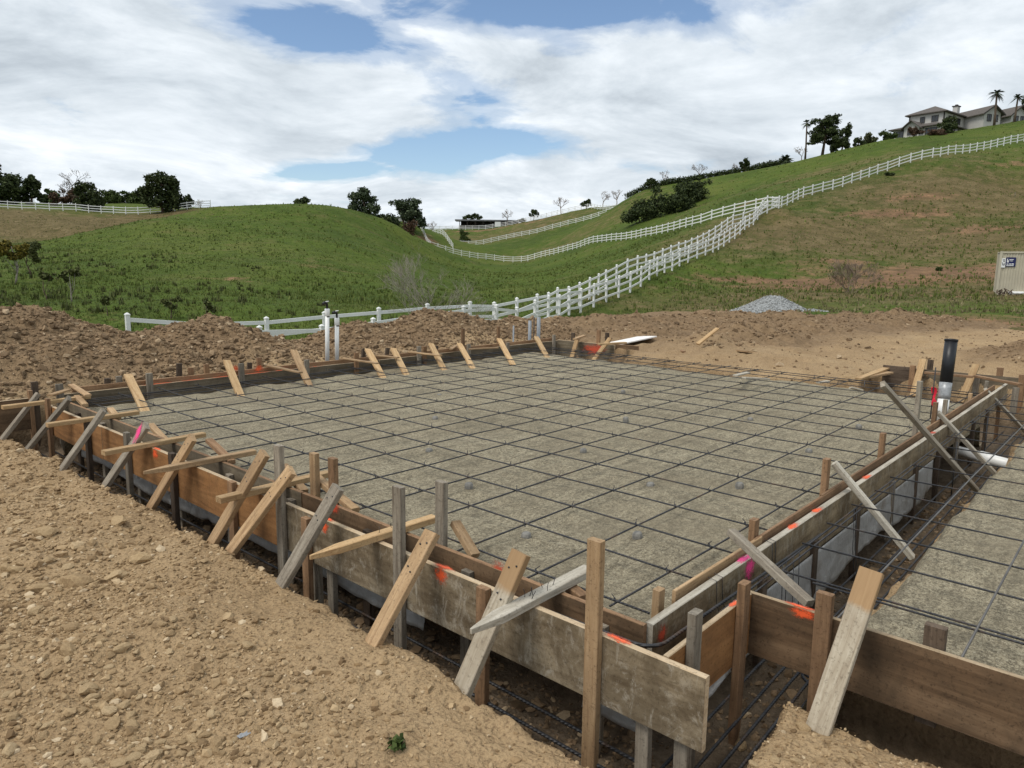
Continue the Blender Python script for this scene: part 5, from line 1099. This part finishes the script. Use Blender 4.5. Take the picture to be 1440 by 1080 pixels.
A = Acc(); A.box(-1.6, 1.6, 0, 3, -1, 1.3); part(sh, 'wall', A, 'stucco', ms); A = Acc(); gable(A, -1.6, 1.6, 0, 3, 1.3, .6, .3, .1); part(sh, 'roof', A, 'white', ms)

b = sD(1399.5, 418, 44.0); b[2] = tz(b[0], b[1]); z0c = b[2]-.02; ct = thing('shipping_container', (b[0], b[1], z0c), 'beige corrugated shipping container with a navy panel near its corner', 'container'); mc = loc_m((b[0], b[1], z0c), rad(-30))
Lc, Wc, Hc = 6.06, 2.44, 2.59
A = Acc(); n = 44; prof = []
for i in range(n): prof += [(i*Lc/n, 0), (i*Lc/n+.04, 0), (i*Lc/n+.065, .03), (i*Lc/n+.11, .03)]
prof.append((Lc, 0)); V = [(x_, y_+.03, z_) for z_ in (.14, Hc-.1) for (x_, y_) in prof]; q = len(prof)
A.add(np.array(V), np.array([(i, i+1, q+i+1, q+i) for i in range(q-1)])); part(ct, 'side_panel', A, 'cont', mc)
A = Acc(); A.box(.02, .06, .1, Wc-.05, .14, Hc-.1); A.box(Lc-.06, Lc-.02, .1, Wc-.05, .14, Hc-.1); A.box(.05, Lc-.05, Wc-.06, Wc-.03, .14, Hc-.1); part(ct, 'end_panel', A, 'cont', mc)
A = Acc(); A.box(.0, Lc, .03, Wc, Hc-.06, Hc-.03); part(ct, 'roof', A, 'cont', mc)
for (x0, x1, y0, y1, z0_, z1_) in [(0, Lc, -.005, .09, 0, .15), (0, Lc, -.005, .09, Hc-.10, Hc)]: A = Acc(); A.box(x0, x1, y0, y1, z0_, z1_); part(ct, 'rail', A, 'cont', mc)
for (x0, y0) in [(-.01, -.012), (Lc-.12, -.012), (-.01, Wc-.1), (Lc-.12, Wc-.1)]: A = Acc(); A.box(x0, x0+.13, y0, y0+.13, -.01, Hc+.012); part(ct, 'corner_post', A, 'cont', mc)
kc = 44/F_PX
A = Acc(); A.box(7.5*kc, 18.8*kc, -.02, .027, Hc-20.5*kc, Hc-8*kc); pn = part(ct, 'sign_panel', A, 'blue', mc)
for (x0, x1, z0_, z1_) in [(1.2, 3.2, 12.2, 15.0), (1.2, 2.2, 10.0, 12.0), (3.8, 8.6, 10.6, 11.5), (4.2, 8.0, 12.6, 13.2), (1.0, 3.2, 16.7, 17.8), (4.2, 6.2, 16.5, 17.8), (6.8, 9.4, 16.4, 17.8), (1.0, 9.4, 18.7, 19.6)]:
    A = Acc(); A.box((7.5+x0)*kc, (7.5+x1)*kc, -.026, -.021, Hc-z1_*kc, Hc-z0_*kc); part(pn, 'print', A, 'sticker', mc)
A = Acc(); A.box(2.6*kc, 7.1*kc, -.02, .027, Hc-22*kc, Hc-9.5*kc); sk = part(ct, 'sticker', A, 'sticker', mc)
for (x0, x1, z0_, z1_) in [(3.6, 6.3, 11.0, 12.2), (4.4, 6.3, 13.4, 14.3), (3.0, 4.0, 15.2, 16.2), (3.8, 4.6, 16.2, 18.6), (5.4, 6.3, 16.2, 18.6), (3.8, 6.3, 18.2, 19.0)]:
    A = Acc(); A.box(x0*kc, x1*kc, -.026, -.021, Hc-z1_*kc, Hc-z0_*kc); part(sk, 'lettering', A, 'ink', mc)
p = sD(1425, 421, 43.4); p[2] = tz(p[0], p[1]); o = tube('white_pipe', [p-RT0*.35+np.array([0, 0, .12]), p+RT0*1.6+np.array([0, 0, .13])], .09, M['pvc'], None, 10); tag(o, 'white pipe lying on the ground along the container', 'pipe')
for kq, (x_, w_) in enumerate([(1405, .35), (1416, .3)]):
    p = sD(x_, 419, 43.2); p[2] = tz(p[0], p[1]); a_ = Acc(); rg = np.random.default_rng(kq)
    for _ in range(7): a_.tube([p+rg.normal(size=3)*np.array([.12, .12, .02]), p+np.array([rg.normal()*.2, rg.normal()*.15, rg.uniform(.1, .42)]), p+np.array([rg.normal()*.3, rg.normal()*.2, rg.uniform(.02, .3)])], .025, 5)
    tag(link('debris', a_.mesh('debris'), None, None, M['dark']), ['tangle of dark debris at the container corner', 'tangle of dark debris in front of the container side'][kq], 'debris')

# ------------------------------------------------------------------ gravel pile, stones, pebbles, grass
T_ = (1+5**.5)/2
ICO_V = np.array([(-1, T_, 0), (1, T_, 0), (-1, -T_, 0), (1, -T_, 0), (0, -1, T_), (0, 1, T_), (0, -1, -T_), (0, 1, -T_), (T_, 0, -1), (T_, 0, 1), (-T_, 0, -1), (-T_, 0, 1)])/math.sqrt(1+T_*T_)
ICO_F = np.array([(0, 11, 5), (0, 5, 1), (0, 1, 7), (0, 7, 10), (0, 10, 11), (1, 5, 9), (5, 11, 4), (11, 10, 2), (10, 7, 6), (7, 1, 8), (3, 9, 4), (3, 4, 2), (3, 2, 6), (3, 6, 8), (3, 8, 9), (4, 9, 5), (2, 4, 11), (6, 2, 10), (8, 6, 7), (9, 8, 1)])
def pebbles(name, label, cat, P3, R_, mat, seed, squash=.62):
    """very many small angular grains as one mesh"""
    rg = np.random.default_rng(seed); n = len(P3); sh = np.array([ICO_V*(1+.28*rg.normal(size=(12, 1))) for _ in range(24)])
    V = sh[rg.integers(0, 24, n)]; a = rg.uniform(0, 6.283, n); c, s = np.cos(a)[:, None], np.sin(a)[:, None]
    st = np.stack([rg.uniform(.8, 1.35, n), rg.uniform(.65, 1.05, n), rg.uniform(.5, .9, n)*squash/.62], 1)[:, None]
    V = V*st; X = V[:, :, 0]*c-V[:, :, 1]*s; Y = V[:, :, 0]*s+V[:, :, 1]*c; V = np.stack([X, Y, V[:, :, 2]], 2)*R_[:, None, None]+P3[:, None]
    Fc = (ICO_F[None]+12*np.arange(n)[:, None, None]).reshape(-1, 3); me = mesh_np(name, V.reshape(-1, 3), Fc); attr(me, 'tone', np.repeat(np.clip(rg.normal(.5, .27, n), 0, 1), 12))
    return tag(link(name, me, None, None, M[mat]), label, cat, None, 'stuff')
rg = np.random.default_rng(11)
def scatter(n, x0, x1, y0, y1, keep, zf, r, sink=.35):
    x = rg.uniform(x0, x1, n); y = rg.uniform(y0, y1, n); k = keep(x, y); x, y = x[k], y[k]; R_ = r(len(x)); z = zf(x, y); return np.stack([x, y, z+R_*(.5-sink)], 1), R_
notr = lambda x, y: trench_mask(x, y) < -.02
clus = lambda x, y: (trench_mask(x, y) < -.01) & (fbm(x, y, .7, 3, 90) + rg.uniform(-.75, .75, len(x)) > -.18)
small = lambda n: np.clip(np.exp(rg.normal(math.log(.0042), .55, n)), .0016, .02)
mid = lambda n: np.clip(np.exp(rg.normal(math.log(.010), .45, n)), .005, .03)
Pa, Ra = scatter(44000, -3.1, -.9, -1.7, 2.6, lambda x, y: clus(x, y) & (rg.random(len(x)) < .28+.72*sstep(-1.2, -1.75, x+.25*fbm(x, y, .9, 3, 91))), pad_z, small); Pb, Rb = scatter(12000, -3.1, -.9, 1.8, 7.2, notr, pad_z, lambda n: small(n)*1.6); Pc, Rc = scatter(9000, -3.0, -.95, -1.2, 6.5, lambda x, y: clus(x, y) & (rg.random(len(x)) < sstep(-1.15, -2.0, x)+.15), pad_z, mid); Pd, Rd = scatter(4500, -.95, .0, -2.2, -.6, notr, pad_z, small)
pebbles('pebbles', 'fine gravel and crumbs of tan soil scattered over the foreground dirt', 'gravel', np.concatenate([Pa, Pb, Pc, Pd]), np.concatenate([Ra, Rb, Rc, Rd]), 'peb', 1)
cl_r = lambda n: np.clip(np.exp(rg.normal(math.log(.014), .6, n)), .006, .06)
Pa, Ra = scatter(22000, -2.2, 9.5, 7.45, 10.2, lambda x, y: pad_z(x, y) > -.12, pad_z, cl_r); Pb, Rb = scatter(30000, 7.7, 22, -2.5, 10.5, lambda x, y: (pad_z(x, y) > .06) | (rg.random(len(x)) < .10), pad_z, lambda n: cl_r(n)*.95)
pebbles('soil_clods', 'loose clods of freshly dug brown soil on the heaps around the slab', 'soil', np.concatenate([Pa, Pb]), np.concatenate([Ra, Rb]), 'clod', 2)
Pa, Ra = scatter(5000, -1.0, -.35, -.6, 7.2, lambda x, y: trench_mask(x, y) > .03, pad_z, lambda n: small(n)*2.0); Pb, Rb = scatter(4000, -.2, 5, -1.6, -.3, lambda x, y: trench_mask(x, y) > .03, pad_z, lambda n: small(n)*2.0)
pebbles('trench_crumbs', 'brown crumbs of soil on the trench floors', 'soil', np.concatenate([Pa, Pb]), np.concatenate([Ra, Rb]), 'clod', 3)

# individual stones on the foreground dirt
def stone_mesh(seed):
    r_ = np.random.default_rng(seed); a = Acc(); V = ICO_V.copy(); Fc = ICO_F; cache = {}; V = list(V)
    def midp(i, j):
        key = (min(i, j), max(i, j))
        if key not in cache: m_ = (V[i]+V[j])/2; cache[key] = len(V); V.append(m_/np.linalg.norm(m_))
        return cache[key]
    F2 = []
    for (i, j, k_) in Fc: a_, b_, c_ = midp(i, j), midp(j, k_), midp(k_, i); F2 += [(i, a_, c_), (j, b_, a_), (k_, c_, b_), (a_, b_, c_)]
    V = np.array(V); pl = r_.normal(size=(9, 3)); pl /= np.linalg.norm(pl, axis=1)[:, None]; d = V@pl.T; lim = r_.uniform(.55, .85, 9); sc = np.min(np.where(d > .05, lim/np.maximum(d, .05), 9), axis=1); V = V*np.minimum(sc, 1.05)[:, None]*(1+.05*r_.normal(size=(len(V), 1)))
    return mesh_np('stone', V*np.array([1.25, .9, .62]), np.array(F2))
SM = [stone_mesh(s) for s in range(12)]
for q in SM: q.materials.append(M['stone'])
def stones(lst, label, group=None):
    for (x_, y_, s_) in lst:
        p = sz(x_, y_, -.24)
        for _ in range(3): p = sz(x_, y_, pz_at(p[0], p[1])+.01)
        D_ = (p-CAM)@FW; R_ = s_*.5*D_/F_PX
        o = link('stone', RND.choice(SM), None, Matrix.Translation((p[0], p[1], pz_at(p[0], p[1])+R_*.12)) @ Matrix.Rotation(RND.uniform(0, 6.28), 4, 'Z') @ Matrix.Rotation(RND.uniform(-.3, .3), 4, 'X') @ Matrix.Diagonal((R_, R_, R_, 1)))
        tag(o, label, 'stone', group)
Z = lambda x_, y_, s_: (x_/2.8425, 700+y_/2.8425, s_/2.8425)
stones([Z(300, 332, 115)], 'long flat tan slab of rock near the middle of the rubble patch')
stones([Z(565, 240, 85)], 'blocky upright tan rock on the smooth dirt apart from the rubble')
stones([Z(465, 310, 90)], 'dark topped rock next to the long flat slab')
stones([Z(180, 140, 80)], 'wedge shaped rock at the upper edge of the rubble')
stones([Z(475, 95, 75)], 'pale flat rock half sunk in the dirt beyond the rubble')
stones([Z(610, 1030, 80)], 'smooth rounded tan stone at the bottom edge of the dirt')
stones([Z(870, 975, 80)], 'angular tan rock beside a scrap of foil')
big = [(30, 280, 62), (65, 285, 68), (35, 135, 40), (285, 125, 42), (545, 120, 50), (190, 250, 50), (265, 275, 45), (150, 445, 60), (185, 365, 45), (120, 395, 40), (280, 520, 60), (380, 525, 45), (395, 560, 45), (480, 580, 62), (440, 600, 45), (265, 615, 80), (300, 575, 45), (190, 690, 52), (15, 595, 40), (355, 760, 75), (360, 800, 60), (430, 790, 55), (400, 830, 62), (435, 850, 70), (500, 820, 55), (455, 900, 80), (520, 870, 50), (525, 905, 60), (385, 965, 45), (175, 945, 60), (40, 1000, 70), (45, 870, 60), (470, 1055, 60), (530, 1030, 55), (345, 1050, 50), (725, 970, 32), (725, 1020, 45), (770, 955, 60), (815, 945, 45), (965, 850, 42), (1030, 920, 40), (1080, 980, 40), (1020, 1050, 42), (990, 590, 55), (940, 620, 35), (860, 545, 40), (780, 545, 32), (690, 480, 40), (650, 500, 34), (600, 490, 30), (500, 740, 35), (585, 680, 40), (640, 970, 40), (590, 940, 35), (560, 1000, 40), (300, 190, 60), (365, 175, 40), (60, 130, 30), (20, 245, 28), (95, 200, 30), (235, 330, 40), (410, 360, 40), (345, 330, 35), (150, 300, 30), (210, 480, 36), (170, 170, 30), (1060, 700, 34), (1000, 760, 26), (880, 1010, 40), (935, 960, 34), (1110, 1060, 40)]
stones([Z(*b_) for b_ in big], 'palm sized tan stone lying among the rubble of the foreground dirt', 'palm sized stones in the foreground rubble')
q = random.Random(5); lst = []
for _ in range(150):
    x_ = q.uniform(0, 400) if q.random() < .7 else q.uniform(400, 800); y_ = q.uniform(700, 1080)
    if y_ < 740+.43*(x_-250)+110 and x_ > 150: continue
    if x_ > 400 and y_ < 870+.42*(x_-400)+40: continue
    lst.append((x_, y_, q.uniform(7, 15)*(1 if y_ > 850 else .75)))
stones(lst, 'small tan pebble sized stone on the foreground dirt', 'small stones on the foreground dirt')
stones([(1042, 1046, 24), (1044, 1005, 10)], 'grey tan rock at the foot of the tall orange stake', 'rocks at the foot of the orange stake')
stones([(1130, 1022, 20), (1165, 1012, 26), (1180, 1018, 18), (1090, 1066, 16), (1120, 1068, 14), (1200, 1060, 12), (1250, 1065, 10), (1060, 1072, 14)], 'tan stone on the dirt mound below the pale leaning brace', 'stones on the mound by the pale brace')
stones([(26, 548, 26), (40, 560, 20), (8, 556, 18), (130, 470, 14), (48, 500, 14), (95, 510, 16), (30, 525, 15)], 'dusty rock on the left spoil heap', 'rocks on the left spoil heap')
stones([(1287, 441, 18), (1140, 452, 12), (1320, 450, 12)], 'pale rock on the far soil berm', 'pale rocks on the far berm')
# scrap of foil and a small weed
p = sz(343, 1036, -.24); p[2] = pz_at(p[0], p[1])+.004; a_ = Acc(); r_ = np.random.default_rng(4); n = 6; g = np.linspace(-1, 1, n); X, Y = np.meshgrid(g, g, indexing='ij'); Vv = np.stack([X.ravel()*.022, Y.ravel()*.012, .006*r_.random(n*n)], 1)+p; i = (np.arange(n-1)[:, None]*n+np.arange(n-1)[None]).ravel()
o = link('foil_scrap', mesh_np('foil', Vv, np.stack([i, i+n, i+n+1, i+1], 1)), None, None, M['tape']); o.modifiers.new('t', 'SOLIDIFY').thickness = .001; tag(o, 'crumpled silver scrap lying on the foreground dirt', 'litter')
p = sz(559, 1056, -.24); p[2] = pz_at(p[0], p[1]); a_ = Acc(); leaves(a_, [(p+np.array([0, 0, .02]), np.array([.035, .035, .022]))], 60, .028, np.random.default_rng(8), .3, .6); tag(link('weed', a_.mesh('weed'), None, None, M['leaf_mid']), 'small green weed sprouting in the foreground dirt', 'plant')

# grey gravel pile by the berm
gp = sD(1086, 441, 30.5); gp[2] = max(gp[2], tz(gp[0], gp[1]))-.02
def pile(u, v):
    h = .92*np.clip(1-np.hypot(u/2.0, v/1.65), 0, 1)**1.1; h = np.maximum(h, .28*np.clip(1-np.hypot((u-1.7)/1.5, v/.9), 0, 1)); h = np.minimum(h, .74+.06*np.exp(-(u*u+v*v)/.1)); return h+.03*fbm(u, v, .25, 3, 3)*np.clip(h*6, 0, 1)-.06
us = np.arange(-2.2, 3.3, .05); vs = np.arange(-1.7, 1.75, .05); U, Vg = np.meshgrid(us, vs, indexing='ij'); hgt = pile(U, Vg); XYZ = np.stack([gp[0]+U*sy_+Vg*cy_, gp[1]-U*cy_+Vg*sy_], 2)
i = (np.arange(len(us)-1)[:, None]*len(vs)+np.arange(len(vs)-1)[None]).ravel(); n = len(vs); me = mesh_np('gravel_pile', np.concatenate([XYZ.reshape(-1, 2)-gp[:2], hgt.reshape(-1, 1)], 1), np.stack([i, i+1, i+n+1, i+n], 1)); smooth(me)
gv = tag(link('gravel_pile', me, None, Matrix.Translation(Vector(gp)), M['gravel']), 'cone of blue grey gravel standing on the grass beyond the berm', 'gravel pile')
u = rg.uniform(-1.6, 3.0, 9000); v = rg.uniform(-1.5, 1.5, 9000); hh = pile(u, v); kp = hh > -.02; u, v, hh = u[kp], v[kp], hh[kp]
gs_ = pebbles('gravel', None, None, np.stack([u*sy_+v*cy_, -u*cy_+v*sy_, hh], 1), np.clip(np.exp(rg.normal(math.log(.02), .4, len(u))), .01, .05), 'grit', 6); gs_.parent = gv

# grass on the hills
def grass(name, label, n, dmin, dmax, hmin, hmax, blades, mat, keep, seed, wid=.03, lmax=.75):
    r_ = np.random.default_rng(seed); d = dmin*(dmax/dmin)**r_.random(n); l = d*r_.uniform(-lmax, lmax, n); X, Y = hill_xy(d, l); k_ = ~((X > -8) & (X < 24) & (Y > -8) & (Y < 12.2)) & keep(X, Y, d, l, r_); X, Y, d = X[k_], Y[k_], d[k_]; Z_ = terrain(X, Y); n = len(X)
    h = r_.uniform(hmin, hmax, n)*(.6+.8*r_.random(n)); Vs_ = []
    for b_ in range(blades):
        a = r_.uniform(0, 6.283, n); sp = r_.uniform(.1, .6, n)*h; ox = r_.normal(size=n)*h*.25; oy = r_.normal(size=n)*h*.25; w = wid*(1+d/45)*r_.uniform(.6, 1.3, n); bx, by = X+ox, Y+oy
        ex, ey = np.cos(a), np.sin(a); hb = h*r_.uniform(.6, 1.1, n)
        Vs_.append(np.stack([np.stack([bx-ey*w, by+ex*w, Z_-.05], 1), np.stack([bx+ey*w, by-ex*w, Z_-.05], 1), np.stack([bx+ex*sp, by+ey*sp, Z_+hb], 1)], 1).reshape(-1, 3))
    V = np.concatenate(Vs_); me = mesh_np(name, V, np.arange(len(V)).reshape(-1, 3)); return tag(link(name, me, None, None, M[mat]), label, 'grass', None, 'stuff')
patch = lambda X, Y, s, t, sd, r_: fbm(X, Y, s, 3, sd)+r_.uniform(-.5, .5, len(X)) > t
def green_ok(X, Y, d, l, r_):
    V = np.stack([X, Y, 0*X], 1); s_ = np.zeros(len(X))
    for b_ in [(1200, 392, 56, 9, 3.2), (1330, 380, 58, 8, 5), (1120, 385, 58, 6, 1.2), (1310, 414, 43, 5, .9), (1290, 285, 92, 7, 2.2), (1050, 282, 108, 4, 1.6)]: s_ = np.maximum(s_, blob(V, *b_))
    s_ = np.maximum(s_, ((X < 30) & (Y < 9) & (Y > -10))*.7); s_ = np.maximum(s_, .62*sstep(.2, .35, l/d)*sstep(66, 52, d))
    return (r_.random(len(X)) > s_*1.2) & patch(X, Y, 4, -.25, 61, r_)
grass('hill_grass', 'green spring grass covering the hills', 100000, 16, 125, .05, .13, 3, 'blade', green_ok, 1, .016)
grass('grass_tufts', 'coarse tufts of longer grass dotted over the hillsides', 18000, 40, 165, .10, .30, 6, 'blade', lambda X, Y, d, l, r_: patch(X, Y, 7, .05, 71, r_) & ~((d > 98) & (l < -d*.38)), 8, .02)
grass('weeds', 'darker clumps of tall weeds on the left slope and gully', 7000, 18, 70, .14, .36, 14, 'leaf_sap', lambda X, Y, d, l, r_: (l < d*(-.02)) & patch(X, Y, 3, .30+.35*sstep(-.55, -.15, l/d), 63, r_) & (d < 70-60*(l/d+.5)), 2, .022)
grass('dry_grass', 'dry straw coloured grass on the left slope and the right hill', 24000, 28, 140, .07, .17, 3, 'blade_dry', lambda X, Y, d, l, r_: (((l > d*.2) & ((fbm(X, Y, 6, 3, 66) > .1) | ((d < 56) & (r_.random(len(X)) < .6)))) | ((d > 98) & (l < -d*.38))) & (r_.random(len(X)) < .7), 3)
